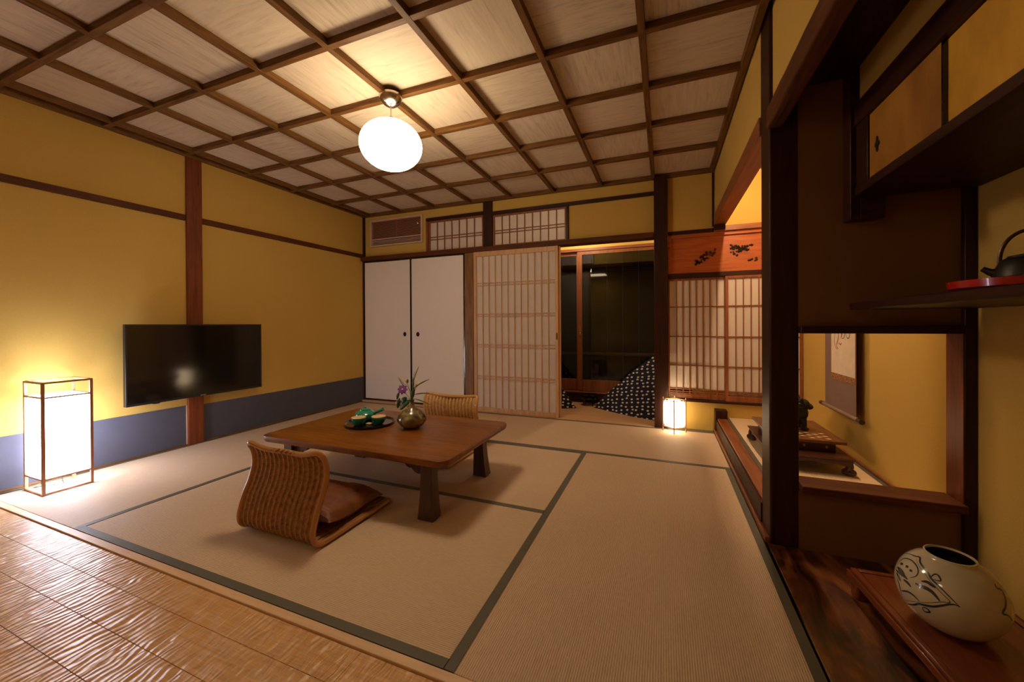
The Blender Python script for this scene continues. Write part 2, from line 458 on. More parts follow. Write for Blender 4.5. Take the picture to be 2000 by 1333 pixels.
# ------------------------------------------------------------------ mesh helpers
class MB:
    def __init__(s): s.v = []; s.f = []
    def add(s, vs, fs):
        k = len(s.v); s.v += [tuple(v) for v in vs]; s.f += [tuple(i + k for i in f) for f in fs]; return s
    def box(s, x0, x1, y0, y1, z0, z1):
        x0, x1 = sorted((x0, x1)); y0, y1 = sorted((y0, y1)); z0, z1 = sorted((z0, z1))
        return s.add([(x0,y0,z0),(x1,y0,z0),(x1,y1,z0),(x0,y1,z0),(x0,y0,z1),(x1,y0,z1),(x1,y1,z1),(x0,y1,z1)],
                     [(0,3,2,1),(4,5,6,7),(0,1,5,4),(1,2,6,5),(2,3,7,6),(3,0,4,7)])
    def hexa(s, p):  # 8 points, bottom ccw then top
        return s.add(p, [(0,3,2,1),(4,5,6,7),(0,1,5,4),(1,2,6,5),(2,3,7,6),(3,0,4,7)])
    def prism(s, poly, a, b, axis='Z'):
        n = len(poly)
        def P(u, v, t): return {'Z': (u, v, t), 'Y': (u, t, v), 'X': (t, u, v)}[axis]
        vs = [P(u, v, a) for u, v in poly] + [P(u, v, b) for u, v in poly]
        fs = [tuple(range(n - 1, -1, -1)), tuple(range(n, 2 * n))]
        fs += [(i, (i + 1) % n, n + (i + 1) % n, n + i) for i in range(n)]
        return s.add(vs, fs)
    def lathe(s, prof, c, seg=40, sx=1, sy=1):
        vs, fs = [], []
        n = len(prof)
        for r, z in prof:
            for k in range(seg):
                a = 2 * PI * k / seg
                vs.append((c[0] + max(r, 1e-5) * sx * math.cos(a), c[1] + max(r, 1e-5) * sy * math.sin(a), c[2] + z))
        for i in range(n - 1):
            for k in range(seg):
                k2 = (k + 1) % seg
                fs.append((i * seg + k, i * seg + k2, (i + 1) * seg + k2, (i + 1) * seg + k))
        return s.add(vs, fs)
    def tube(s, pts, rad, seg=8, cap=True, closed=False):
        pts = [Vector(p) for p in pts]
        n = len(pts)
        if not hasattr(rad, '__len__'): rad = [rad] * n
        up = None
        vs, fs = [], []
        for i, p in enumerate(pts):
            if closed: t = pts[(i + 1) % n] - pts[i - 1]
            else: t = pts[min(i + 1, n - 1)] - pts[max(i - 1, 0)]
            t.normalize()
            if up is None:
                up = t.cross(Vector((0, 0, 1)))
                if up.length < 0.05: up = t.cross(Vector((0, 1, 0)))
                up.normalize()
            up = (up - t * up.dot(t))
            if up.length < 1e-6: up = t.orthogonal()
            up.normalize()
            w2 = t.cross(up)
            for k in range(seg):
                a = 2 * PI * k / seg
                vs.append(p + rad[i] * (math.cos(a) * up + math.sin(a) * w2))
        m = n if closed else n - 1
        for i in range(m):
            j = (i + 1) % n
            for k in range(seg):
                k2 = (k + 1) % seg
                fs.append((i * seg + k, i * seg + k2, j * seg + k2, j * seg + k))
        if cap and not closed:
            fs.append(tuple(range(seg - 1, -1, -1)))
            fs.append(tuple((n - 1) * seg + k for k in range(seg)))
        return s.add(vs, fs)
    def grid(s, fn, nu, nv):
        vs = [fn(i / nu, j / nv) for j in range(nv + 1) for i in range(nu + 1)]
        fs = [(j * (nu + 1) + i, j * (nu + 1) + i + 1, (j + 1) * (nu + 1) + i + 1, (j + 1) * (nu + 1) + i) for j in range(nv) for i in range(nu)]
        return s.add(vs, fs)
    def ball(s, c, r, seg=16, rings=10):
        if not hasattr(r, '__len__'): r = (r, r, r)
        prof = [(math.sin(PI * i / rings), -math.cos(PI * i / rings)) for i in range(rings + 1)]
        vs, fs = [], []
        for pr, pz in prof:
            for k in range(seg):
                a = 2 * PI * k / seg
                vs.append((c[0] + max(pr, 1e-4) * r[0] * math.cos(a), c[1] + max(pr, 1e-4) * r[1] * math.sin(a), c[2] + pz * r[2]))
        for i in range(rings):
            for k in range(seg):
                k2 = (k + 1) % seg
                fs.append((i * seg + k, i * seg + k2, (i + 1) * seg + k2, (i + 1) * seg + k))
        return s.add(vs, fs)

WO = {}
def obj(name, mb, mat, parent=None, bevel=0.0, smooth=True, rot=0.0, pivot=None, thick=0.0):
    """link one mesh object; vertices given in world coordinates"""
    me = bpy.data.meshes.new(name)
    if parent is None:
        xs = [v[0] for v in mb.v]; ys = [v[1] for v in mb.v]; zs = [v[2] for v in mb.v]
        org = Vector(((min(xs) + max(xs)) / 2, (min(ys) + max(ys)) / 2, min(zs)))
        keep = Vector((0, 0, 0)) if name.split('.')[0] in KEEP0 else org
        org = keep
    else:
        org = WO[parent.name]
    me.from_pydata([tuple(Vector(v) - org) for v in mb.v], [], mb.f)
    bm = bmesh.new(); bm.from_mesh(me)
    bmesh.ops.recalc_face_normals(bm, faces=bm.faces)
    bm.to_mesh(me); bm.free()
    me.materials.append(mat)
    if smooth:
        me.polygons.foreach_set('use_smooth', [True] * len(me.polygons))
        try: me.set_sharp_from_angle(angle=math.radians(35))
        except Exception: pass
    me.update()
    o = bpy.data.objects.new(name, me)
    C.objects.link(o)
    if parent is not None:
        o.parent = parent
    else:
        o.location = org
    WO[o.name] = org
    if bevel:
        b = o.modifiers.new('bevel', 'BEVEL'); b.width = bevel; b.segments = 2; b.limit_method = 'ANGLE'
    if thick:
        t = o.modifiers.new('solid', 'SOLIDIFY'); t.thickness = thick; t.offset = 0
    return o
KEEP0 = {'floor', 'ceiling', 'tatami_mat'}

def thing(name, label, cat, loc, group=None):
    o = bpy.data.objects.new(name, None)
    o.empty_display_size = 0.05
    C.objects.link(o)
    o.location = loc
    o['label'] = label; o['category'] = cat
    if group: o['group'] = group
    WO[o.name] = Vector(loc)
    return o

def tag(o, label, cat, group=None):
    o['label'] = label; o['category'] = cat
    if group: o['group'] = group
    return o

def struct(name, mb, mat, bevel=0.0, parent=None):
    o = obj(name, mb, mat, parent, bevel)
    if parent is None: o['kind'] = 'structure'
    return o

_tn = [0]
def trim(mb, mat, bevel=0.003):
    _tn[0] += 1
    return struct('trim_%d' % _tn[0], mb, mat, bevel)

def sroot(name, loc):
    o = bpy.data.objects.new(name, None); C.objects.link(o); o.location = loc
    o['kind'] = 'structure'; WO[o.name] = Vector(loc); o.empty_display_size = 0.05
    return o

def smooth_path(pts, n=6):
    """Catmull-Rom through the points"""
    P = [Vector(p) for p in pts]
    P = [2 * P[0] - P[1]] + P + [2 * P[-1] - P[-2]]
    out = []
    for i in range(1, len(P) - 2):
        a, b, c, d = P[i - 1], P[i], P[i + 1], P[i + 2]
        for k in range(n):
            t = k / n
            out.append(0.5 * ((2 * b) + (-a + c) * t + (2 * a - 5 * b + 4 * c - d) * t * t + (-a + 3 * b - 3 * c + d) * t ** 3))
    out.append(P[-2].copy())
    return out

def xl(y): return -3.738 + (y - 1.0) * 0.015      # face of the left wall
def zt(x): return 2.402 - 0.005 * (x - 0.42)       # underside of the ceiling trim
YB = 4.0                                           # face of the back wall
YF = -1.3                                          # wall behind the camera

# ------------------------------------------------------------------ shell
struct('floor', MB().box(-4.0, 1.3, YF - 0.1, 5.1, -0.16, -0.05), M['paleX'])
pl = MB()
y = 0.915
k = 0
seams = [0.915, 0.800] + [0.800 - 0.123 * i for i in range(1, 18)]
for a, b_ in zip(seams[:-1], seams[1:]):
    cuts = [-3.95, -2.1 - 0.4 * ((k * 37) % 5) / 5 if k else -0.868, 0.42]
    if k == 0: cuts = [-3.95, -0.868, 0.42]
    for c0, c1 in zip(cuts[:-1], cuts[1:]):
        pl.box(c0 + 0.0006, c1 - 0.0006, b_ + 0.0008, a - 0.0008, -0.05, -0.004)
    k += 1
struct('floor', pl, M['carved'], 0.0006)
trim(MB().box(-3.95, 0.425, 0.918, 0.950, -0.05, 0.002), wood('pale_sill_wood', (0.66, 0.43, 0.25), (0.82, 0.58, 0.36), 'X', 0.5), 0.002)      # sill between boards and mats

# left wall
wl = MB()
wl.hexa([(xl(YF) - 0.12, YF, -0.1), (xl(YF), YF, -0.1), (xl(5.1), 5.1, -0.1), (xl(5.1) - 0.12, 5.1, -0.1),
         (xl(YF) - 0.12, YF, 2.6), (xl(YF), YF, 2.6), (xl(5.1), 5.1, 2.6), (xl(5.1) - 0.12, 5.1, 2.6)])
struct('wall_left', wl, M['wall'])
def left_strip(y0, y1, z0, z1, out, mat, bevel=0.002):
    m = MB().hexa([(xl(y0), y0, z0), (xl(y0) + out, y0, z0), (xl(y1) + out, y1, z0), (xl(y1), y1, z0),
                   (xl(y0), y0, z1), (xl(y0) + out, y0, z1), (xl(y1) + out, y1, z1), (xl(y1), y1, z1)])
    return m
bb = obj('baseboard_left', left_strip(0.0, 1.965, 0.014, 0.337, 0.003, None), M['navy']); bb['kind'] = 'structure'
bb = obj('baseboard_left', left_strip(2.088, 3.99, 0.014, 0.325, 0.003, None), M['navy']); bb['kind'] = 'structure'
trim(left_strip(0.0, 1.968, 0.0, 0.014, 0.012, None), M['batten' + 'Y'])
trim(left_strip(2.088, 3.99, 0.0, 0.014, 0.012, None), M['batten' + 'Y'])
trim(left_strip(1.970, 2.085, 0.0, 2.45, 0.022, None), M['postred'], 0.004)          # wall post
trim(left_strip(YF, 1.968, 1.885, 1.935, 0.014, None), M['railY'])                    # rails
trim(left_strip(2.087, 3.99, 1.885, 1.935, 0.014, None), M['railY'])
trim(MB().box(xl(4) , xl(4) + 0.020, 3.965, 4.0, 0, 2.45), M['postZ'])                # corner strip
trim(MB().box(xl(1.96) + 0.0, xl(1.96) + 0.008, 1.962, 1.969, 0.014, 0.337), M['whiteplastic'], 0)

# back wall with its openings
wb = MB()
for x0, x1, z0, z1 in ((-4.0, -2.70, 1.90, 2.024), (-4.0, -3.590, 2.024, 2.376), (-2.768, -2.70, 2.024, 2.376), (-4.0, -2.70, 2.376, 2.6),
                       (-2.70, -0.06, 2.295, 2.6), (-0.955, -0.06, 1.88, 2.262),
                       (0.0, 1.24, 1.88, 2.6), (0.0, 1.24, -0.1, 0.262),
                       (-4.0, 1.24, -0.1, -0.02)):
    wb.box(x0, x1, YB, YB + 0.07, z0, z1)
struct('wall_back', wb, M['wall'])

# ceiling
def sloped(x0, x1, y0, y1, dz0, dz1):
    return MB().hexa([(x0, y0, zt(x0) + dz0), (x1, y0, zt(x1) + dz0), (x1, y1, zt(x1) + dz0), (x0, y1, zt(x0) + dz0),
                      (x0, y0, zt(x0) + dz1), (x1, y0, zt(x1) + dz1), (x1, y1, zt(x1) + dz1), (x0, y1, zt(x0) + dz1)])
struct('ceiling', sloped(-3.85, 0.45, YF, 4.05, 0.042, 0.08), M['ceiling'])
GX = [-0.097, -0.597, -1.095, -1.592, -2.094, -2.596, -3.098, -3.592]
GY = [-0.97 + 0.0, -0.48, 0.008, 0.496, 0.985, 1.476, 1.965, 2.445, 2.925, 3.432]
bw = 0.017
for gx in GX:
    trim(sloped(gx - bw, gx + bw, YF, 3.965, 0.004, 0.042), M['battenY'], 0.002)
for gy in GY:
    trim(sloped(-3.71, 0.40, gy - bw, gy + bw, 0.0055, 0.0425), M['battenX'], 0.002)
trim(sloped(-3.72, 0.41, 3.965, 4.0, 0.0, 0.06), M['battenX'], 0.002)
trim(sloped(0.395, 0.43, YF, 3.965, 0.0, 0.06), M['battenY'], 0.002)
trim(left_strip(YF, 3.965, zt(-3.72), zt(-3.72) + 0.06, 0.034, None), M['battenY'], 0.002)

# wall behind the camera
struct('wall_front', MB().box(-4.0, 1.3, YF - 0.1, YF, -0.1, 2.6), M['wall'])
# outer right wall shared by both alcoves
struct('wall_right', MB().box(1.11, 1.22, YF, 4.0, -0.1, 2.6), M['wall'])
# wall over the alcove lintel
struct('wall_right', MB().box(0.437, 0.515, 2.17, 3.995, 1.995, 2.6), M['wall'])
struct('wall_right', MB().box(0.455, 0.50, YF, 2.035, 1.955, 2.6), M['wall'])
trim(MB().box(0.428, 0.525, 2.17, 3.995, 1.905, 1.998), M['redY'], 0.004)              # lintel of the alcove
# divider wall between alcove and niche, pierced by a window
YD = 2.03
dv = MB()
dv.box(0.545, 1.115, YD, YD + 0.075, 0.0, 0.262)
dv.box(0.545, 1.115, YD, YD + 0.075, 0.985, 2.4)
struct('wall_divider', dv, M['brown_wall'])
trim(MB().box(0.548, 1.072, 1.985, 2.122, 0.266, 0.298), M['railX'], 0.004)            # sill
trim(MB().box(0.548, 1.072, 1.995, 2.11, 0.955, 0.987), M['postX'], 0.004)            # head
trim(MB().box(1.073, 1.109, 2.008, 2.11, 0.0, 2.03), M['postZ'], 0.003)
trim(MB().box(1.0695, 1.0735, 2.012, 2.108, 0.298, 0.955), M['postred'], 0.0)                 # corner post
pm = MB().prism([(0.440, 2.035), (0.446, 2.029), (0.548, 2.029), (0.550, 2.035), (0.550, 2.170), (0.440, 2.180)], 0.0, 2.45)
trim(pm, M['postZ'], 0.004)                                                            # alcove pillar
# natural edged beam over the niche
nb = []
N = 60
def beam(u, v):
    yy = YF + (2.028 - YF) * v
    a = u * 2 * PI
    wob = 0.007 * noise.noise(Vector((yy * 4.0, 2, 0))) + 0.004 * noise.noise(Vector((yy * 13, 5, 1)))
    hx = 0.032; hz = 0.047 + wob
    cc, ss = math.cos(a), math.sin(a)
    px = hx * (abs(cc) ** 0.22) * (1 if cc > 0 else -1)
    pz = hz * (abs(ss) ** 0.22) * (1 if ss > 0 else -1)
    return (0.461 + px, yy, 1.918 + pz)
trim(MB().grid(beam, 32, N), M['railY'], 0)
struct('ceiling', MB().box(0.49, 1.11, YF, 2.03, 2.033, 2.07), M['postY'])
struct('ceiling', MB().box(0.515, 1.11, 2.105, 4.0, 2.38, 2.42), M['battenY'])
# niche plank
struct('floor', MB().box(0.431, 1.11, YF, 2.03, -0.05, 0.004), M['burl'], 0.001)
trim(MB().box(0.4255, 0.4305, YF, 2.035, -0.05, 0.003), M['black'], 0)
# raised alcove floor
fl = obj('tatami_mat', MB().box(0.547, 1.075, 2.11, 3.995, 0.0, 0.135), M['toko'])
tag(fl, 'pale alcove mat under the carved display stand', 'tatami mat')
e = obj('border', MB().box(0.521, 0.547, 2.18, 3.99, 0.1, 0.1362), M['border'], fl)
e = obj('border', MB().box(1.075, 1.098, 2.11, 3.99, 0.1, 0.1362), M['border'], fl)
trim(MB().box(1.098, 1.11, 2.11, 4.0, 0.135, 0.150), M['redY'])
trim(MB().box(0.445, 0.520, 2.18, 3.90, 0.03, 0.139), M['redY'], 0.004)                # front sill of the alcove
trim(MB().box(0.434, 0.4445, 2.18, 3.90, 0.03, 0.125), M['postY'], 0.002)
trim(MB().box(0.422, 0.4445, 2.04, 3.955, 0.0, 0.028), M['redY'], 0.002)
trim(MB().box(0.427, 0.525, 3.902, 3.998, 0.0, 0.212), M['postZ'], 0.003)              # stub post

# back wall timbers
trim(MB().box(-0.090, 0.033, 3.935, 4.075, 0.0, 2.42), M['postZ'], 0.004)
trim(MB().box(-1.940, -1.822, 3.985, 4.06, 1.90, 2.42), M['postZ'], 0.003)
kz = lambda x: 1.843 - 0.003 * (x + 3.6)
def kamoi(x0, x1, y0, y1, h):
    return MB().hexa([(x0, y0, kz(x0)), (x1, y0, kz(x1)), (x1, y1, kz(x1)), (x0, y1, kz(x0)),
                      (x0, y0, kz(x0) + h), (x1, y0, kz(x1) + h), (x1, y1, kz(x1) + h), (x0, y1, kz(x0) + h)])
trim(kamoi(-3.69, -0.092, 3.925, 4.06, 0.052), M['railX'], 0.003)
trim(MB().box(-2.715, -1.941, 3.975, 4.05, 2.275, 2.310), M['postX'])
trim(MB().box(-1.821, -0.091, 3.975, 4.05, 2.255, 2.292), M['postX'])
trim(MB().box(-2.715, -2.690, 3.975, 4.05, 1.897, 2.275), M['redZ'])
trim(MB().box(-0.962, -0.938, 3.975, 4.05, 1.888, 2.255), M['postZ'])
trim(MB().box(-2.160, -2.050, 3.94, 4.05, 0.0, 1.836), M['oak'], 0.004)
trim(MB().box(-3.715, -3.690, 3.96, 4.06, 0.0, 1.84), M['redZ'])
trim(MB().box(-3.688, -2.162, 3.93, 4.06, 0.0, 0.026), M['paleX'], 0.002)
trim(MB().box(-2.048, -0.092, 3.935, 4.10, -0.04, 0.004), M['paleX'], 0.002)
trim(MB().box(0.034, 0.427, 3.985, 4.03, 1.848, 1.885), M['postX'])
trim(MB().box(0.427, 1.11, 3.96, 4.03, 1.848, 1.895), M['redX'])
trim(MB().box(0.034, 1.11, 3.975, 4.03, 1.435, 1.478), M['postX'])
trim(MB().box(0.034, 1.11, 3.97, 4.03, 0.262, 0.285), M['postX'])
trim(MB().box(0.415, 0.43, 3.985, 3.999, 1.90, 2.40), M['postZ'])
trim(MB().box(0.427, 0.517, 3.93, 3.999, 1.86, 1.905), M['postZ'])

# ------------------------------------------------------------------ sliding doors and windows
def door_fusuma(name, x0, x1, yc, z0, z1, hx):
    r = sroot(name, ((x0 + x1) / 2, yc, z0))
    obj('panel', MB().box(x0 + 0.016, x1 - 0.016, yc - 0.009, yc + 0.009, z0 + 0.016, z1 - 0.016), M['fusuma'], r)
    f = MB()
    f.box(x0, x0 + 0.020, yc - 0.014, yc + 0.014, z0, z1); f.box(x1 - 0.020, x1, yc - 0.014, yc + 0.014, z0, z1)
    f.box(x0 + 0.018, x1 - 0.018, yc - 0.014, yc + 0.014, z0, z0 + 0.018); f.box(x0 + 0.018, x1 - 0.018, yc - 0.014, yc + 0.014, z1 - 0.016, z1)
    obj('frame', f, M['black'], r, 0.002)
    h = MB()
    seg = 28
    prof = [(0.0, -0.0105), (0.019, -0.0105), (0.021, -0.0135), (0.026, -0.0130), (0.027, -0.0088)]
    vs, fs = [], []
    for rr, dy in prof:
        for k in range(seg):
            a = 2 * PI * k / seg
            vs.append((hx + max(rr, 1e-4) * 0.85 * math.cos(a), yc + dy, 0.888 + max(rr, 1e-4) * 1.05 * math.sin(a)))
    for i in range(len(prof) - 1):
        for k in range(seg):
            fs.append((i * seg + k, i * seg + (k + 1) % seg, (i + 1) * seg + (k + 1) % seg, (i + 1) * seg + k))
    h.add(vs, fs)
    obj('door_pull', h, M['black'], r)
    return r
door_fusuma('door_1', -3.686, -2.932, 3.985, 0.028, 1.838, -3.035)
door_fusuma('door_2', -2.930, -2.163, 3.962, 0.028, 1.836, -2.822)

def shoji(name, x0, x1, z0, z1, yc, stl, str_, top, bot, nbars, rails, mat='pale', pull=None, extra=None, bw2=0.0045, depth=0.014, root=None, paper_z0=None, pulldy=0.018):
    r = root or sroot(name, ((x0 + x1) / 2, yc, z0))
    f = MB()
    f.box(x0, x0 + stl, yc - depth, yc + depth, z0, z1); f.box(x1 - str_, x1, yc - depth, yc + depth, z0, z1)
    f.box(x0 + stl, x1 - str_, yc - depth, yc + depth, z0, z0 + bot); f.box(x0 + stl, x1 - str_, yc - depth, yc + depth, z1 - top, z1)
    obj('frame', f, M[mat + 'Z'], r, 0.0015)
    l = MB()
    a, b = x0 + stl, x1 - str_
    for i in range(1, nbars + 1):
        c = a + (b - a) * i / (nbars + 1)
        l.box(c - bw2, c + bw2, yc - depth + 0.002, yc + 0.002, z0 + bot, z1 - top)
    for z in rails:
        l.box(a, b, yc - depth + 0.003, yc + 0.001, z - 0.0045, z + 0.0045)
    obj('lattice', l, M[mat + 'Z'], r)
    obj('paper', MB().box(a - 0.004, b + 0.004, yc + 0.002, yc + 0.0032, (paper_z0 or z0 + bot), z1 - top), M['paper'], r)
    if pull is not None:
        obj('door_pull', MB().box(pull - 0.006, pull + 0.006, yc - depth - 0.001, yc - depth + 0.004, 0.84, 0.91), M['black'], r)
    return r
rl = [1.477, 1.449, 1.123, 1.095, 0.775, 0.746, 0.414, 0.384]
shoji('door_3', -2.045, -1.045, 0.006, 1.842, 3.958, 0.036, 0.030, 0.058, 0.050, 11, rl, pull=-1.058)
shoji('door_4', -2.035, -1.028, 0.006, 1.838, 3.992, 0.030, 0.026, 0.058, 0.050, 11, rl)
shoji('window_1', -2.690, -1.942, 1.896, 2.275, 4.012, 0.022, 0.018, 0.022, 0.018, 6, [2.075, 2.045], mat='red')
shoji('window_2', -1.820, -0.964, 1.894, 2.255, 4.012, 0.020, 0.018, 0.020, 0.018, 8, [2.075, 2.045], mat='red')
shoji('window_3', 0.036, 0.535, 0.286, 1.434, 4.012, 0.014, 0.022, 0.022, 0.042, 7, [1.16, 0.878, 0.602, 0.375, 0.352, 0.334], mat='red', bw2=0.004, depth=0.012, paper_z0=0.372)
shoji('window_4', 0.520, 1.108, 0.286, 1.434, 3.986, 0.024, 0.024, 0.022, 0.046, 8, [1.16, 0.878, 0.602, 0.375, 0.352, 0.334], mat='red', bw2=0.004, depth=0.012)

# carved transom panel of the alcove
tp = sroot('window_5', (0.57, 4.01, 1.478))
tb = MB().box(0.034, 1.11, 4.005, 4.02, 1.478, 1.848)
M['ranma'] = wood('cedar_transom', (0.26, 0.055, 0.010), (0.50, 0.135, 0.030), 'X', 0.45)
obj('panel', tb, M['ranma'], tp)
fr = MB()
fr.box(0.034, 0.060, 3.985, 4.005, 1.478, 1.848); fr.box(1.084, 1.11, 3.985, 4.005, 1.478, 1.848)
fr.box(0.060, 1.084, 3.985, 4.005, 1.478, 1.495); fr.box(0.060, 1.084, 3.985, 4.005, 1.815, 1.848)
obj('frame', fr, M['ranma'], tp, 0.002)
def leaf_cluster(mb, cx, cz, s, n, seed, ang):
    rr = random.Random(seed)
    for i in range(n):
        t = (i / max(1, n - 1) - 0.5)
        px = cx + t * s * 2 * math.cos(ang) + rr.uniform(-1, 1) * s * 0.35
        pz = cz + t * s * 2 * math.sin(ang) + rr.uniform(-1, 1) * s * 0.35
        a0 = rr.uniform(0, 2 * PI); q = rr.uniform(0.009, 0.016)
        poly = []
        m = 5
        for k in range(m * 2):
            rad = q if k % 2 == 0 else q * 0.45
            a = a0 + PI * k / m
            poly.append((px + rad * math.cos(a), pz + rad * math.sin(a)))
        mb.prism(poly, 4.0015 - 0.0001 * (i % 6), 4.0055, 'Y')
cv = MB()
leaf_cluster(cv, 0.365, 1.630, 0.080, 34, 3, 0.50)
leaf_cluster(cv, 0.285, 1.575, 0.02, 4, 5, 1.2)
leaf_cluster(cv, 0.640, 1.690, 0.060, 38, 8, -0.15)
leaf_cluster(cv, 0.655, 1.665, 0.035, 12, 18, 0.3)
leaf_cluster(cv, 0.720, 1.705, 0.02, 5, 9, 0.3)
leaf_cluster(cv, 0.595, 1.640, 0.03, 5, 10, -0.5)
leaf_cluster(cv, 0.745, 1.573, 0.035, 7, 11, 0.15)
leaf_cluster(cv, 0.930, 1.640, 0.07, 14, 12, 0.3)
obj('carving', cv, M['black'], tp)

# ------------------------------------------------------------------ veranda beyond the shoji
struct('floor', MB().box(-2.05, 1.15, 4.10, 4.86, -0.05, 0.003), M['paleX'])
struct('ceiling', MB().box(-2.05, 1.24, 4.07, 5.0, 2.40, 2.44), M['battenX'])
struct('wall_veranda', MB().box(-2.15, -2.05, 4.07, 5.0, -0.1, 2.6), M['wall'])
struct('wall_veranda', MB().box(1.15, 1.24, 4.07, 5.0, -0.1, 2.6), M['wall'])
struct('wall_veranda', MB().box(-2.05, 1.15, 4.90, 5.0, 1.966, 2.6), M['wall'])
struct('wall_veranda', MB().box(0.30, 1.15, 4.90, 5.0, 0.0, 1.93), M['wall'])
trim(MB().box(-2.05, 1.15, 4.86, 4.98, 1.930, 1.966), M['redX'])
trim(MB().box(-2.05, 1.15, 4.86, 4.98, -0.02, 0.135), M['postX'])
trim(MB().box(-2.05, 1.15, 4.84, 4.90, 0.128, 0.142), M['redX'])
def glass_door(name, x0, x1, yc, hx=None):
    r = sroot(name, ((x0 + x1) / 2, yc, 0.145))
    f = MB()
    f.box(x0, x0 + 0.062, yc - 0.015, yc + 0.015, 0.145, 1.929); f.box(x1 - 0.062, x1, yc - 0.015, yc + 0.015, 0.145, 1.929)
    f.box(x0 + 0.062, x1 - 0.062, yc - 0.015, yc + 0.015, 0.145, 0.292); f.box(x0 + 0.062, x1 - 0.062, yc - 0.015, yc + 0.015, 1.885, 1.929)
    obj('frame', f, M['redZ'], r, 0.002)
    obj('pane', MB().box(x0 + 0.06, x1 - 0.06, yc - 0.002, yc + 0.002, 0.29, 1.887), M['glass'], r)
    if hx is not None:
        h = MB().box(hx - 0.010, hx + 0.010, yc - 0.020, yc - 0.014, 0.86, 0.97)
        hd = obj('lock_plate', h, M['brass'], r)
        obj('lock_knob', MB().ball((hx, yc - 0.024, 0.885), 0.011, 10, 6), M['brass'], hd)
    return r
glass_door('door_5', -1.035, 0.12, 4.885, -1.0)
glass_door('door_6', -2.04, -0.990, 4.922)
# night outside: boarded fence with a bamboo rail
fe = MB()
for i in range(22):
    fe.box(-3.0 + i * 0.24, -3.0 + i * 0.24 + 0.232, 6.2, 6.23, -0.3, 2.6)
fc = thing('fence', 'dark boarded fence with a horizontal bamboo rail outside the glass doors', 'fence', (-0.5, 6.2, -0.3))
obj('boards', fe, M['outside'], fc)
obj('bamboo_rail', MB().tube([(-3.0, 6.17, 0.53), (2.2, 6.17, 0.53)], 0.026, 10), M['bamboo'], fc)
struct('floor', MB().box(-3.2, 2.4, 5.0, 6.3, -0.35, -0.3), M['outside'])

# polka-dot beanbag floor cushions
def beanbag(base, apex, label, bulge=0.05, seed=1):
    # tetrahedral bag: three base corners and an apex, sides sagging
    pts = [Vector(p) for p in base] + [Vector(apex)]
    cen = sum(pts, Vector()) / len(pts)
    bm = bmesh.new()
    vs = [bm.verts.new(p) for p in pts]
    for f in ((0, 2, 1), (0, 1, 3), (1, 2, 3), (2, 0, 3)): bm.faces.new([vs[i] for i in f])
    bmesh.ops.subdivide_edges(bm, edges=bm.edges, cuts=14, use_grid_fill=True)
    bmesh.ops.triangulate(bm, faces=bm.faces)
    for v in bm.verts:
        d = min((v.co - p).length for p in pts)
        t = min(1, d / 0.30)
        dirv = (v.co - cen); dirv.z *= 0.6
        if dirv.length > 1e-5: dirv.normalize()
        v.co += dirv * bulge * math.sin(t * PI / 2) ** 2
        v.co += Vector((0, 0, 1)) * 0.012 * noise.noise(v.co * 6 + Vector((seed, 0, 0)))
        if v.co.z < 0.004: v.co.z = 0.004
    mb = MB()
    bm.verts.index_update()
    mb.add([v.co.copy() for v in bm.verts], [[v.index for v in f.verts] for f in bm.faces])
    bm.free()
    o = obj('beanbag', mb, M['dots'])
    return tag(o, label, 'floor cushion', 'polka-dot beanbags on the veranda')
beanbag([(-0.79, 4.60, 0.006), (-0.06, 4.17, 0.006), (-0.02, 4.78, 0.006)], (-0.06, 4.50, 0.68), 'navy polka-dot beanbag beside the dark post, tall peak on its right', 0.03, 1)
beanbag([(-0.97, 4.50, 0.006), (-1.60, 4.20, 0.006), (-1.62, 4.78, 0.006)], (-1.55, 4.50, 0.62), 'navy polka-dot beanbag mostly hidden behind the paper sliding door', 0.03, 4)
# little dark table with cups on the veranda
t = thing('side_table', 'small low dark table on the veranda between the beanbags', 'table', (-0.87, 4.745, 0.004))
tt = MB().lathe([(0.0, 0.085), (0.10, 0.085), (0.104, 0.090), (0.104, 0.100), (0.0, 0.100)], (-0.87, 4.745, 0), 32)
obj('tabletop', tt, M['black'], t)
for a in (45, 135, 225, 315):
    ca, sa = math.cos(math.radians(a)), math.sin(math.radians(a))
    obj('leg', MB().tube([(-0.87 + 0.07 * ca, 4.745 + 0.07 * sa, 0.087), (-0.87 + 0.08 * ca, 4.745 + 0.08 * sa, 0.004)], 0.008, 8), M['black'], t)
for (cx, cy, lb) in ((-0.905, 4.735, 'dark ashtray-like bowl, left one on the little veranda table'), (-0.83, 4.745, 'dark small bowl, right one on the little veranda table')):
    tag(obj('bowl', MB().lathe([(0.0, 0.0), (0.020, 0.0), (0.030, 0.020), (0.027, 0.020), (0.018, 0.005), (0.0, 0.005)], (cx, cy, 0.1005), 24), M['iron']), lb, 'bowl', 'bowls on the veranda table')

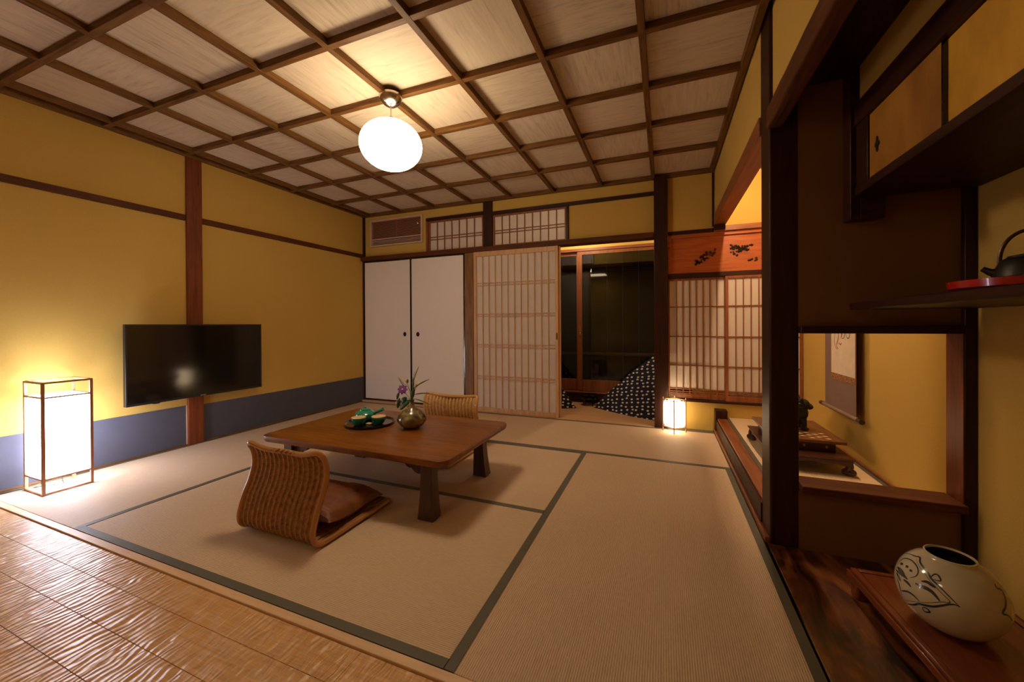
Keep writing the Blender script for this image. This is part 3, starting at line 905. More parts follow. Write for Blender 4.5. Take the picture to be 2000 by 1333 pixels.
# ------------------------------------------------------------------ tatami mats
def tatami(x0, x1, y0, y1, axis, label, borders, mb=0.034):
    t = thing('tatami_mat', label, 'tatami mat', ((x0 + x1) / 2, (y0 + y1) / 2, -0.05), 'tatami mats of the room floor')
    g = 0.0012
    sx0, sx1, sy0, sy1 = x0 + g, x1 - g, y0 + g, y1 - g
    me = MB().box(sx0, sx1, sy0, sy1, -0.05, 0.0)
    obj('rush_surface', me, M['tat' + axis], t, 0.002)
    for s in borders:
        if s == 'S': b = (sx0, sx1, sy0, sy0 + mb)
        if s == 'N': b = (sx0, sx1, sy1 - mb, sy1)
        if s == 'W': b = (sx0, sx0 + mb, sy0, sy1)
        if s == 'E': b = (sx1 - mb, sx1, sy0, sy1)
        obj('border', MB().box(b[0], b[1], b[2], b[3], -0.004, 0.0016), M['border'], t)
    return t
tatami(xl(1) + 0.014, -2.700, 0.952, 2.975, 'Y', 'tatami mat along the yellow wall, under the tall lantern', 'WE')
tatami(-2.700, -0.600, 0.952, 1.968, 'X', 'tatami mat in front, under the nearer rattan chair', 'SN')
tatami(-2.700, -0.600, 1.968, 2.975, 'X', 'tatami mat under the far half of the low table', 'N')
tatami(-0.600, 0.420, 0.952, 2.975, 'Y', 'tatami mat at right, running along the alcove pillar', 'WE')
tatami(xl(3.5) + 0.014, -1.640, 2.975, 3.933, 'X', 'tatami mat at the foot of the white sliding doors', 'N')
tatami(-1.640, 0.420, 2.975, 3.933, 'X', 'tatami mat in front of the veranda opening, under the small lantern', 'SN')
struct('floor', MB().box(0.033, 0.42, 3.933, 4.0, -0.05, 0.0), M['border'])

# ------------------------------------------------------------------ air conditioner grille
ac = thing('air_conditioner', 'built-in wall air conditioner with a brown slatted grille', 'air conditioner', (-3.18, 4.0, 2.025))
f = MB()
x0, x1, z0, z1 = -3.588, -2.770, 2.026, 2.374
f.box(x0, x0 + 0.026, 3.985, 4.02, z0, z1); f.box(x1 - 0.026, x1, 3.985, 4.02, z0, z1)
f.box(x0 + 0.026, x1 - 0.026, 3.985, 4.02, z0, z0 + 0.022); f.box(x0 + 0.026, x1 - 0.026, 3.985, 4.02, z1 - 0.022, z1)
f.box(x0 + 0.026, x1 - 0.026, 3.988, 4.02, z0 + 0.088, z0 + 0.100)
obj('frame', f, M['whiteplastic'], ac, 0.002)
s = MB()
n = 15
for i in range(n):
    z = z0 + 0.106 + (z1 - 0.028 - z0 - 0.106) * i / (n - 1)
    s.box(x0 + 0.028, x1 - 0.028, 3.997, 4.006, z - 0.0034, z + 0.0034)
s.box((x0 + x1) / 2 - 0.004, (x0 + x1) / 2 + 0.004, 4.010, 4.015, z0 + 0.1, z1 - 0.02)
obj('grille', s, plain('ac_slat_brown', (0.34, 0.15, 0.075), 0.5), ac)
s = MB()
for z in (z0 + 0.038, z0 + 0.056, z0 + 0.073):
    s.box(x0 + 0.028, x1 - 0.028, 3.995, 4.012, z - 0.0035, z + 0.0035)
obj('louver', s, M['whiteplastic'], ac)
obj('housing', MB().box(x0 + 0.02, x1 - 0.02, 4.022, 4.06, z0 + 0.01, z1 - 0.01), M['blackmatte'], ac)
obj('indicator_light', MB().ball((x1 - 0.075, 3.994, z1 - 0.105), (0.006, 0.004, 0.006), 10, 6), M['led'], ac)

# ------------------------------------------------------------------ television
tv = thing('television', 'black flat television mounted on the yellow wall over the post', 'television', (-3.64, 2.03, 0.415))
ty0, ty1, tz0, tz1 = 1.535, 2.541, 0.414, 1.018
b = MB(); b.box(-3.655, -3.622, ty0, ty1, tz0, tz1); b.box(-3.685, -3.655, ty0 + 0.15, ty1 - 0.15, tz0 + 0.06, tz1 - 0.15)
obj('body', b, M['blackmatte'], tv, 0.003)
b = MB(); w_ = 0.010
b.box(-3.622, -3.619, ty0, ty0 + w_, tz0, tz1); b.box(-3.622, -3.619, ty1 - w_, ty1, tz0, tz1)
b.box(-3.622, -3.619, ty0 + w_, ty1 - w_, tz0, tz0 + 0.016); b.box(-3.622, -3.619, ty0 + w_, ty1 - w_, tz1 - w_, tz1)
obj('bezel', b, M['blackmatte'], tv, 0.001)
obj('screen', MB().box(-3.622, -3.6205, ty0 + w_, ty1 - w_, tz0 + 0.016, tz1 - w_), M['screen'], tv)
lg = MB()
for i in range(4): lg.box(-3.619, -3.6185, 2.015 + i * 0.011, 2.015 + i * 0.011 + 0.007, tz0 + 0.004, tz0 + 0.012)
obj('logo', lg, M['silver'], tv)
obj('sensor', MB().box(-3.65, -3.625, 1.70, 1.74, tz0 - 0.007, tz0), M['blackmatte'], tv, 0.002)
wbm = MB(); wbm.box(-3.716, -3.685, 1.90, 2.17, 0.60, 0.82)
obj('wall_bracket', wbm, M['blackmatte'], tv, 0.002)

# ------------------------------------------------------------------ globe ceiling lamp
gx, gy, gz = -1.566, 1.93, 2.113
gl = thing('ceiling_lamp', 'glowing white flattened globe lamp hanging from the wooden ceiling', 'lamp', (gx, gy, gz - 0.145))
mt = zt(gx) + 0.006
obj('canopy', MB().lathe([(0.0, 0.0), (0.070, 0.0), (0.071, -0.008), (0.066, -0.022), (0.052, -0.044), (0.030, -0.060), (0.010, -0.066), (0.0, -0.066)], (gx, gy, mt), 40), M['chrome'], gl)
obj('cord', MB().tube([(gx, gy, mt - 0.065), (gx, gy, gz + 0.150)], 0.0035, 8), M['whiteplastic'], gl)
obj('fitting', MB().lathe([(0.0, 0.175), (0.012, 0.175), (0.020, 0.160), (0.028, 0.146), (0.028, 0.140), (0.0, 0.140)], (gx, gy, gz), 24), M['chrome'], gl)
obj('globe_shade', MB().lathe([(0.187 * math.sin(PI * i / 28), -0.146 * math.cos(PI * i / 28)) for i in range(29)], (gx, gy, gz), 56), M['globe'], gl)

# ------------------------------------------------------------------ tall paper lantern
L = thing('floor_lantern', 'tall box lantern of glowing white paper in a thin wooden frame', 'lantern', (-3.532, 1.175, 0.0))
lx0, lx1, ly0, ly1, lh = -3.650, -3.410, 1.066, 1.286, 0.672
fm = MB(); q = 0.0140
for px_ in (lx0, lx1 - q):
    for py_ in (ly0, ly1 - q):
        fm.box(px_, px_ + q, py_, py_ + q, 0.0025, lh)
for z_, h_ in ((0.0025, 0.010), (0.088, 0.008), (0.574, 0.008), (lh - 0.011, 0.011)):
    fm.box(lx0 + q, lx1 - q, ly0 + 0.001, ly0 + q - 0.001, z_, z_ + h_); fm.box(lx0 + q, lx1 - q, ly1 - q + 0.001, ly1 - 0.001, z_, z_ + h_)
    fm.box(lx0 + 0.001, lx0 + q - 0.001, ly0 + q, ly1 - q, z_, z_ + h_); fm.box(lx1 - q + 0.001, lx1 - 0.001, ly0 + q, ly1 - q, z_, z_ + h_)
obj('frame', fm, M['lantern'], L, 0.001)
ps = MB(); i_ = 0.0150
a0, a1, b0, b1, c0, c1 = lx0 + i_, lx1 - i_, ly0 + i_, ly1 - i_, 0.088, 0.580
ps.add([(a0,b0,c0),(a1,b0,c0),(a1,b1,c0),(a0,b1,c0),(a0,b0,c1),(a1,b0,c1),(a1,b1,c1),(a0,b1,c1)], [(0,1,5,4),(1,2,6,5),(2,3,7,6),(3,0,4,7)])
obj('paper_shade', ps, M['bigshade'], L, thick=0.001, smooth=False)
obj('lamp_bulb', MB().ball((-3.53, 1.176, 0.34), 0.035, 16, 10), emit('lit_bulb', BIG_C, 15.5), L)
cd = smooth_path([(-3.53, 1.18, 0.30), (-3.54, 1.19, 0.05), (-3.56, 1.20, 0.007), (-3.62, 1.13, 0.006), (-3.68, 1.02, 0.006), (-3.70, 0.85, 0.004), (-3.715, 0.6, 0.004)])
obj('cord', MB().tube(cd, 0.0025, 6), M['blackmatte'], L)

# ------------------------------------------------------------------ small lantern
cxs, cys = 0.083, 3.845
Ls = thing('floor_lantern', 'small square paper lantern glowing warm at the foot of the dark post', 'lantern', (cxs, cys, 0.0))
fm = MB(); rr = 0.098; hh = 0.318
cor = [(cxs + rr * math.cos(a), cys + rr * math.sin(a)) for a in (-PI / 2 - 0.05, -0.05, PI / 2 - 0.05, PI - 0.05)]
for px_, py_ in cor:
    fm.tube([(px_, py_, 0.0025), (px_, py_, hh)], 0.0048, 6)
for z_ in (0.045, 0.296):
    for i in range(4):
        a_, b_ = cor[i], cor[(i + 1) % 4]
        fm.tube([(a_[0], a_[1], z_), (b_[0], b_[1], z_)], 0.004, 6)
obj('frame', fm, plain('bamboo_frame', (0.42, 0.22, 0.09), 0.45), Ls)
prof = [(0.050, 0.80), (0.066, 0.92), (0.09, 0.955), (0.17, 0.965), (0.25, 0.955), (0.274, 0.92), (0.288, 0.84)]
vs, fs = [], []
for z_, k_ in prof:
    for px_, py_ in cor: vs.append((cxs + (px_ - cxs) * k_ * 0.98, cys + (py_ - cys) * k_ * 0.98, z_))
for i in range(len(prof) - 1):
    for k in range(4): fs.append((i * 4 + k, i * 4 + (k + 1) % 4, (i + 1) * 4 + (k + 1) % 4, (i + 1) * 4 + k))
obj('paper_shade', MB().add(vs, fs), M['smallshade'], Ls, thick=0.001, smooth=False)
obj('lamp_bulb', MB().ball((cxs, cys, 0.16), 0.022, 12, 8), emit('lit_small_bulb', SMALL_C, 10.0), Ls)

# ------------------------------------------------------------------ low table
tx0, tx1, ty0, ty1, tz = -2.315, -0.995, 1.605, 2.435, 0.330
T = thing('low_table', 'low dark-brown wooden table with rounded corners and flared legs', 'table', ((tx0 + tx1) / 2, (ty0 + ty1) / 2, 0.0))
def round_rect(x0, x1, y0, y1, r, n=6):
    out = []
    for cx_, cy_, a in ((x1 - r, y1 - r, 0), (x0 + r, y1 - r, PI / 2), (x0 + r, y0 + r, PI), (x1 - r, y0 + r, 1.5 * PI)):
        for i in range(n + 1):
            t_ = a + PI / 2 * i / n
            out.append((cx_ + r * math.cos(t_), cy_ + r * math.sin(t_)))
    return out
# slightly uneven hewn rim
rim = round_rect(tx0, tx1, ty0, ty1, 0.055)
dense = []
for i in range(len(rim)):
    a_, b_ = Vector(rim[i]), Vector(rim[(i + 1) % len(rim)])
    n_ = max(1, int((b_ - a_).length / 0.012))
    for k in range(n_): dense.append(a_.lerp(b_, k / n_))
vs = []; n_ = len(dense); cxy = Vector(((tx0 + tx1) / 2, (ty0 + ty1) / 2))
rings = [(0.008, tz), (0.002, tz - 0.002), (0.0, tz - 0.010), (0.001, tz - 0.022), (0.010, tz - 0.036)]
for ins, z_ in rings:
    for i, p in enumerate(dense):
        d_ = (cxy - p); d_.normalize()
        wob = 0.0022 * noise.noise(Vector((i * 0.35, z_ * 90, 0))) if ins < 0.006 else 0
        q_ = p + d_ * (ins + wob)
        vs.append((q_.x, q_.y, z_))
fs = [tuple(range(n_)), tuple(range(5 * n_ - 1, 4 * n_ - 1, -1))]
for r_ in range(4):
    for i in range(n_): fs.append((r_ * n_ + i, r_ * n_ + (i + 1) % n_, (r_ + 1) * n_ + (i + 1) % n_, (r_ + 1) * n_ + i))
obj('tabletop', MB().add(vs, fs), M['table'], T)
legs = [(-1.142, 1.690), (-1.142, 2.282), (-2.140, 1.690), (-2.140, 2.282)]
for lx, ly in legs:
    m = MB(); prof = []
    K = 10
    for i in range(K + 1):
        t_ = i / K
        fl_ = (1 - t_) ** 2.0
        hx_ = 0.033 + 0.014 * fl_; hy_ = 0.030 + 0.010 * fl_
        z_ = 0.002 + 0.290 * t_
        sx = 1 if lx > -1.6 else -1; sy = 1 if ly > 2 else -1
        ox = fl_ * 0.007 * sx; oy = fl_ * 0.012 * sy
        prof.append([(lx + ox - hx_, ly + oy - hy_, z_), (lx + ox + hx_, ly + oy - hy_, z_), (lx + ox + hx_, ly + oy + hy_, z_), (lx + ox - hx_, ly + oy + hy_, z_)])
    vs = [p for r_ in prof for p in r_]
    fs = [(3, 2, 1, 0), tuple(K * 4 + k for k in range(4))]
    for i in range(K):
        for k in range(4): fs.append((i * 4 + k, i * 4 + (k + 1) % 4, (i + 1) * 4 + (k + 1) % 4, (i + 1) * 4 + k))
    m.add(vs, fs)
    obj('leg', m, M['tableleg'], T, 0.003)
def apron(u0, u1, zt_):
    # scalloped underside: cloud brackets by the legs
    L_ = u1 - u0
    half = [(0.0, 0.074), (0.030, 0.076), (0.050, 0.072), (0.066, 0.060), (0.074, 0.050), (0.090, 0.052), (0.106, 0.044), (0.118, 0.032), (0.134, 0.033), (0.150, 0.026), (0.165, 0.012), (0.20, 0.010)]
    low = [(u0 + a, zt_ - d) for a, d in half] + [(u1 - a, zt_ - d) for a, d in reversed(half)]
    return [(u0, zt_)] + low + [(u1, zt_)]
za = tz - 0.035
obj('apron', MB().prism(apron(-2.112, -1.172, za), 1.680, 1.700, 'Y'), M['tableleg'], T, 0.001)
obj('apron', MB().prism(apron(-2.112, -1.172, za), 2.272, 2.292, 'Y'), M['tableleg'], T, 0.001)
obj('apron', MB().prism(apron(1.718, 2.254, za), -2.160, -2.138, 'X'), M['tableleg'], T, 0.001)
obj('apron', MB().prism(apron(1.718, 2.254, za), -1.152, -1.130, 'X'), M['tableleg'], T, 0.001)

# ------------------------------------------------------------------ legless rattan chairs
def make_chair(label, cane, weave, cx_=-1.68, wx=0.485, dip=1.0):
    r = thing('legless_chair', label, 'chair', (cx_, 1.48, 0.0), 'legless rattan chairs at the low table')
    side = [(1.735, 0.016), (1.60, 0.014), (1.45, 0.014), (1.32, 0.014), (1.268, 0.018), (1.240, 0.040), (1.232, 0.074), (1.238, 0.110), (1.258, 0.172), (1.286, 0.232), (1.306, 0.295), (1.308, 0.345), (1.300, 0.380), (1.286, 0.406)]
    sp = [Vector((0, a, b)) for a, b in side]
    path = smooth_path(sp, 7)
    x0_, x1_ = cx_ - wx / 2, cx_ + wx / 2
    R_ = 0.0125
    tp_ = path[-1]
    loop = [Vector((x0_, p.y, p.z)) for p in path]
    # rounded top corners, then back down the other side
    top = [Vector((x0_ + 0.008, tp_.y - 0.006, tp_.z + 0.012)), Vector((x0_ + 0.030, tp_.y - 0.010, tp_.z + 0.015)), Vector((x0_ + 0.12, tp_.y - 0.002, tp_.z + 0.013 - 0.019 * dip)), Vector((cx_, tp_.y + 0.008, tp_.z + 0.013 - 0.023 * dip)), Vector((x1_ - 0.12, tp_.y - 0.002, tp_.z + 0.013 - 0.019 * dip)), Vector((x1_ - 0.030, tp_.y - 0.010, tp_.z + 0.015)), Vector((x1_ - 0.008, tp_.y - 0.006, tp_.z + 0.012))]
    loop += smooth_path(top, 4)
    loop += [Vector((x1_, p.y, p.z)) for p in reversed(path)]
    obj('frame', MB().tube(loop, R_, 10, closed=True), cane, r)
    nr = 15
    def sheet(u, v):
        i = v * (len(path) - 1); k = int(min(i, len(path) - 2)); t_ = i - k
        p = path[k].lerp(path[k + 1], t_)
        tg = (path[k + 1] - path[k]).normalized()
        nrm = Vector((0, -tg.z, tg.y))
        xr = ((u * nr) % 1.0 - 0.5) * 2 / 0.74
        rib = math.sqrt(1 - xr * xr) if abs(xr) < 1 else 0.0
        bow = 0.012 * math.sin(PI * u) * max(0, min(1, (p.z - 0.05) / 0.1))
        off = 0.0105 * rib
        q_ = p - nrm * (off - 0.004) - Vector((0, bow, 0)) * 0.6
        if q_.z < 0.004: q_.z = 0.004
        xx = x0_ + 0.006 + (wx - 0.012) * u
        return (xx, q_.y, q_.z)
    obj('woven_seat_and_back', MB().grid(sheet, nr * 12, 110), weave, r, thick=0.004)
    return r
c1 = make_chair('brown rattan legless chair facing away, its ribbed back toward the viewer', M['cane'], M['rattan'])
c2 = make_chair('paler rattan legless chair on the far side of the low table', M['cane2'], M['rattan2'], dip=0.25)
c2.rotation_euler = (0, 0, PI)
c2.location = (-1.640, 2.555, 0.002)
c1.location.z = 0.002

def zabuton(cx_, cy_, hx_, hy_, z0_, label, rot=0.0):
    def g(u, v, top):
        a, b = 2 * u - 1, 2 * v - 1
        e_ = max(0.0, (1 - abs(a) ** 2.6)) ** 0.5 * max(0.0, (1 - abs(b) ** 2.6)) ** 0.5
        pin = 1 - 0.05 * (1 - abs(a) ** 2) * abs(b) ** 3
        pin2 = 1 - 0.05 * (1 - abs(b) ** 2) * abs(a) ** 3
        x_ = a * hx_ * pin2; y_ = b * hy_ * pin
        wr = 0.010 * noise.noise(Vector((a * 9, b * 2.5, 3))) * (abs(a) ** 2) + 0.010 * noise.noise(Vector((a * 2.5, b * 10, 7))) * (abs(b) ** 2) + 0.012 * noise.noise(Vector((a * 2, b * 2, 1)))
        if top: z_ = 0.038 + e_ * 0.085 + wr * (0.4 + e_)
        else: z_ = 0.038 - e_ * 0.036
        # the back edge leans up against the backrest
        z_ += 0.030 * max(0, -b) ** 2
        ca, sa = math.cos(rot), math.sin(rot)
        return (cx_ + x_ * ca - y_ * sa, cy_ + x_ * sa + y_ * ca, z0_ + max(0.0, z_))
    m = MB().grid(lambda u, v: g(u, v, True), 48, 48)
    m.grid(lambda u, v: g(u, v, False), 48, 48)
    o = obj('floor_cushion', m, M['leather'])
    return tag(o, label, 'cushion')
zabuton(-1.675, 1.512, 0.222, 0.195, 0.018, 'puffy brown cushion lying on the nearer rattan chair', 0.05)

# ------------------------------------------------------------------ tea set
TZ = tz + 0.0005
tr = tag(obj('tray', MB().lathe([(0.0, 0.0), (0.145, 0.0), (0.160, 0.010), (0.163, 0.018), (0.158, 0.018), (0.146, 0.008), (0.0, 0.006)], (-1.862, 2.056, TZ), 56), M['black']), 'round black lacquer tray carrying the teapot and cups', 'tray')
px_, py_, pz_ = -1.948, 2.105, TZ + 0.0065
tpt = thing('teapot', 'teal glazed side-handled teapot on the black tray', 'teapot', (px_, py_, pz_))
obj('body', MB().lathe([(0.0, 0.0), (0.042, 0.0), (0.062, 0.012), (0.071, 0.032), (0.068, 0.050), (0.052, 0.066), (0.036, 0.072), (0.0, 0.072)], (px_, py_, pz_), 40), M['teal'], tpt)
ld = obj('lid', MB().lathe([(0.037, 0.072), (0.036, 0.078), (0.020, 0.084), (0.0, 0.086)], (px_, py_, pz_), 32), M['teal'], tpt)
obj('knob', MB().ball((px_, py_, pz_ + 0.091), (0.009, 0.009, 0.008), 12, 8), M['teal'], ld)
obj('handle', MB().tube([(px_ + 0.055, py_ + 0.010, pz_ + 0.045), (px_ + 0.09, py_ + 0.014, pz_ + 0.062), (px_ + 0.140, py_ + 0.020, pz_ + 0.084)], [0.010, 0.009, 0.013], 14), M['teal'], tpt)
obj('spout', MB().tube([(px_ + 0.015, py_ - 0.052, pz_ + 0.040), (px_ + 0.02, py_ - 0.075, pz_ + 0.050), (px_ + 0.022, py_ - 0.092, pz_ + 0.066)], [0.013, 0.010, 0.006], 12), M['teal'], tpt)
for (cx_, cy_, lb, lb2) in ((-1.893, 1.985, 'ribbed teal teacup nearest the tray front, under a pale coaster', 'pale wooden coaster resting on the teacup at the front'), (-1.786, 2.055, 'ribbed teal teacup at the right of the tray, beside the flower vase', 'pale wooden coaster resting on the teacup at the right')):
    prof = [(0.0, 0.0), (0.024, 0.0), (0.026, 0.004)]
    for i in range(9):
        t_ = i / 8
        prof.append((0.030 + 0.018 * math.sin(t_ * PI / 2) + (0.0012 if i % 2 else 0), 0.006 + 0.040 * t_))
    prof += [(0.045, 0.046), (0.028, 0.008), (0.0, 0.006)]
    tag(obj('teacup', MB().lathe(prof, (cx_, cy_, pz_), 36), M['teal']), lb, 'teacup', 'teacups on the tray')
    prof = [(0.0, 0.0), (0.040, 0.0), (0.047, 0.004), (0.045, 0.007), (0.030, 0.005), (0.0, 0.005)]
    tag(obj('coaster', MB().lathe(prof, (cx_, cy_, pz_ + 0.0468), 32), M['coaster']), lb2, 'coaster', 'coasters on the teacups')
tag(obj('sweet', MB().box(-1.858, -1.818, 2.010, 2.040, pz_ + 0.001, pz_ + 0.010), plain('pale_wrapper', (0.6, 0.52, 0.42), 0.6), None, 0.003), 'small pale wrapped sweet lying between the teacups', 'sweet')

# ------------------------------------------------------------------ flower vase
vx, vy = -1.540, 2.085
fv = thing('vase', 'small round olive-glazed vase with a narrow neck on the low table', 'vase', (vx, vy, TZ))
obj('body', MB().lathe([(0.0, 0.0), (0.045, 0.0), (0.072, 0.016), (0.092, 0.044), (0.095, 0.062), (0.086, 0.086), (0.060, 0.110), (0.030, 0.126), (0.018, 0.140), (0.0145, 0.158), (0.0145, 0.172), (0.018, 0.182), (0.014, 0.182), (0.010, 0.160), (0.0, 0.150)], (vx, vy, TZ), 48), M['glaze'], fv)
fa = thing('flower_arrangement', 'sprig of purple and white flowers with leaves in the olive vase', 'flowers', (vx, vy, TZ + 0.16))
bx_, by_, bz_ = vx, vy, TZ + 0.165
def stem(pts, rad=0.0013, mat='lightgreen'):
    P_ = smooth_path([(bx_ + a, by_ + b, bz_ + c) for a, b, c in pts], 5)
    obj('stem', MB().tube(P_, rad, 6), M[mat], fa)
    return P_
def leaf(base, tip, wid, mat='green', curl=0.004):
    a, b = Vector(base), Vector(tip)
    d_ = b - a; s_ = d_.cross(Vector((0.3, -0.8, 0.5))).normalized()
    up = s_.cross(d_).normalized()
    def g(u, v):
        w_ = wid * math.sin(PI * min(1, v * 0.96 + 0.02)) ** 0.8
        p = a + d_ * v + s_ * (u - 0.5) * 2 * w_ + up * (curl * (1 - (2 * u - 1) ** 2) + 0.10 * d_.length * math.sin(PI * v))
        return p
    obj('leaf', MB().grid(g, 4, 10), M[mat], fa, thick=0.0005)
def O_(a, b, c): return (bx_ + a, by_ + b, bz_ + c)
stem([(0, 0, -0.05), (-0.01, -0.005, 0.02), (-0.040, -0.01, 0.055), (-0.062, -0.012, 0.080)])
stem([(0, 0, -0.05), (0.002, 0, 0.04), (-0.035, 0, 0.115), (-0.050, 0.002, 0.140)])
stem([(0, 0, -0.05), (0.004, 0, 0.05), (0.010, 0, 0.12), (0.016, 0, 0.165), (0.022, 0.002, 0.20)])
stem([(0, 0, -0.05), (0.010, 0, 0.04), (0.030, 0, 0.09), (0.045, 0, 0.125)])
stem([(0, 0, -0.05), (-0.015, 0, 0.02), (-0.06, -0.005, 0.012), (-0.115, -0.01, -0.01)])
stem([(0, 0, -0.05), (-0.02, 0, 0.08), (-0.07, 0.0, 0.125), (-0.092, 0.0, 0.148)])
leaf(O_(-0.02, 0, 0.01), O_(-0.085, -0.01, -0.055), 0.017)
leaf(O_(-0.04, 0, 0.03), O_(-0.075, -0.005, -0.012), 0.020)
leaf(O_(-0.01, 0.0, 0.012), O_(-0.055, -0.008, -0.020), 0.018)
leaf(O_(-0.095, 0, 0.022), O_(-0.110, -0.005, -0.048), 0.014)
leaf(O_(-0.100, 0, 0.060), O_(-0.116, -0.004, 0.010), 0.010)
leaf(O_(-0.035, 0, 0.122), O_(-0.030, 0.0, 0.150), 0.009, 'lightgreen')
leaf(O_(0.012, 0, 0.09), O_(0.014, 0.0, 0.165), 0.007, 'lightgreen')
leaf(O_(0.005, 0, 0.02), O_(0.020, 0.0, 0.100), 0.012, 'green')
leaf(O_(0.025, 0, 0.095), O_(0.130, 0.01, 0.155), 0.0045, 'lightgreen')
leaf(O_(0.020, 0, 0.05), O_(0.125, 0.01, 0.065), 0.0040, 'lightgreen')
leaf(O_(0.015, 0, 0.025), O_(0.140, 0.01, -0.010), 0.0040, 'lightgreen')
leaf(O_(0.015, 0, 0.13), O_(0.050, 0.01, 0.235), 0.0030, 'lightgreen')
leaf(O_(-0.055, 0, 0.09), O_(-0.110, 0.0, 0.162), 0.0030, 'lightgreen')
def flower(c, r_, npet, mat, tilt=(0.3, -0.9, 0.3), wid=0.33, cen=None):
    c = Vector(c); n_ = Vector(tilt).normalized(); u_ = n_.orthogonal().normalized(); v_ = n_.cross(u_)
    m = MB()
    for k in range(npet):
        a = 2 * PI * k / npet
        d_ = u_ * math.cos(a) + v_ * math.sin(a); s_ = n_.cross(d_)
        def g(u, v, d_=d_, s_=s_):
            w_ = r_ * wid * math.sin(PI * min(1, 0.08 + v * 0.90)) ** 0.7
            return c + d_ * r_ * v + s_ * (u - 0.5) * 2 * w_ + n_ * (0.25 * r_ * v * (1 - v) + 0.05 * r_)
        m.grid(g, 3, 6)
    fo = obj('flower', m, M[mat], fa, thick=0.0005)
    if cen: obj('flower_center', MB().ball(c + n_ * 0.003, r_ * 0.2, 10, 6), M[cen], fo)
flower(O_(-0.062, -0.014, 0.082), 0.034, 8, 'purple', cen='cream')
flower(O_(-0.052, 0.002, 0.142), 0.020, 5, 'pink', (0.2, -0.7, 0.6), 0.25, 'cream')
flower(O_(0.048, -0.002, 0.128), 0.017, 5, 'cream', (0.1, -0.8, 0.5), 0.35, 'cream')
flower(O_(0.033, -0.002, 0.108), 0.014, 5, 'cream', (0.4, -0.8, 0.2), 0.35, 'cream')
flower(O_(-0.116, -0.010, -0.012), 0.015, 5, 'pink', (-0.3, -0.7, 0.2), 0.3, 'cream')

# ------------------------------------------------------------------ niche: cupboard, shelf, vase stand
cb = thing('wall_cupboard', 'long dark overhead cupboard with ochre sliding doors in the niche', 'cupboard', (0.90, 0.35, 1.51))
Y0c = YF + 0.005
fr = MB()
fr.box(0.718, 1.108, Y0c, 1.991, 1.512, 1.546)                 # bottom board
fr.box(0.716, 0.750, Y0c, 1.991, 1.792, 1.880)                 # top rail
fr.box(0.704, 0.734, 1.955, 2.026, 1.42, 2.031)                 # end stile
fr.box(0.722, 0.745, 1.862, 1.955, 1.546, 1.792)
fr.box(0.735, 0.815, 1.955, 2.026, 1.42, 1.512)
obj('carcass', fr, M['postY'], cb, 0.003)
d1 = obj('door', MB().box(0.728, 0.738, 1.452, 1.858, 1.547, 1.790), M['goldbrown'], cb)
d2 = obj('door', MB().box(0.7385, 0.7485, 0.62, 1.462, 1.547, 1.790), M['gold'], cb)
d3 = obj('door', MB().box(0.728, 0.738, -0.2, 0.64, 1.547, 1.790), M['gold'], cb)
d4 = obj('door', MB().box(0.742, 0.752, Y0c, -0.18, 1.547, 1.790), M['gold'], cb)
obj('door_edge', MB().box(0.727, 0.738, 1.447, 1.452, 1.547, 1.790), M['black'], d1)
obj('door_edge', MB().box(0.726, 0.740, 1.858, 1.862, 1.547, 1.790), M['black'], d1)
pm = MB()
poly = []
for k in range(24):
    a = 2 * PI * k / 24; r_ = 0.019 + 0.006 * math.cos(4 * a)
    poly.append((1.800 + r_ * 0.62 * math.cos(a), 1.655 + r_ * 1.15 * math.sin(a)))
pm.prism(poly, 0.7245, 0.728, 'X')
obj('door_pull', pm, M['iron'], d1)
struct('wall_right', MB().box(0.735, 0.775, Y0c, 1.955, 1.880, 2.033), M['wall'])
sh = obj('wall_shelf', MB().box(0.713, 1.108, -0.6, 1.990, 1.053, 1.083), M['postY'], None, 0.003)
tag(sh, 'dark wooden shelf in the niche carrying the iron kettle', 'shelf')
ktx, kty, kz0 = 0.862, 1.385, 1.0835
tag(obj('tray', MB().lathe([(0.0, 0.0), (0.126, 0.0), (0.140, 0.006), (0.143, 0.025), (0.137, 0.025), (0.134, 0.010), (0.0, 0.008)], (ktx, kty, kz0), 56), M['redlac']), 'round red lacquer tray under the iron kettle', 'tray')
kt = thing('kettle', 'black cast-iron kettle with arched handle on the red tray', 'kettle', (ktx, kty, kz0 + 0.0085))
kz1 = kz0 + 0.0085
obj('body', MB().lathe([(0.0, 0.0), (0.076, 0.0), (0.080, 0.003), (0.080, 0.019), (0.077, 0.022), (0.064, 0.024), (0.062, 0.034), (0.057, 0.050), (0.050, 0.066), (0.042, 0.072), (0.0, 0.072)], (ktx, kty, kz1), 48), M['iron'], kt)
ld = obj('lid', MB().lathe([(0.040, 0.072), (0.038, 0.077), (0.020, 0.081), (0.0, 0.083)], (ktx, kty, kz1), 32), M['iron'], kt)
obj('knob', MB().ball((ktx, kty, kz1 + 0.090), (0.009, 0.009, 0.008), 12, 8), M['brass'], ld)
dv_ = Vector((0.8, 0.6, 0)).normalized() * -1
pd = Vector((-0.93, 0.37, 0)).normalized()
obj('spout', MB().tube([Vector((ktx, kty, kz1 + 0.036)) + pd * 0.052, Vector((ktx, kty, kz1 + 0.040)) + pd * 0.066, Vector((ktx, kty, kz1 + 0.050)) + pd * 0.079], [0.014, 0.009, 0.006], 12), M['iron'], kt)
hp = []
for i in range(25):
    a = PI * i / 24
    hp.append(Vector((ktx, kty, kz1 + 0.062 + 0.080 * math.sin(a) ** 0.85)) + pd * 0.050 * math.cos(a))
obj('handle', MB().tube(hp, 0.0045, 8), plain('dark_bronze', (0.07, 0.035, 0.018), 0.35, 0.5), kt)

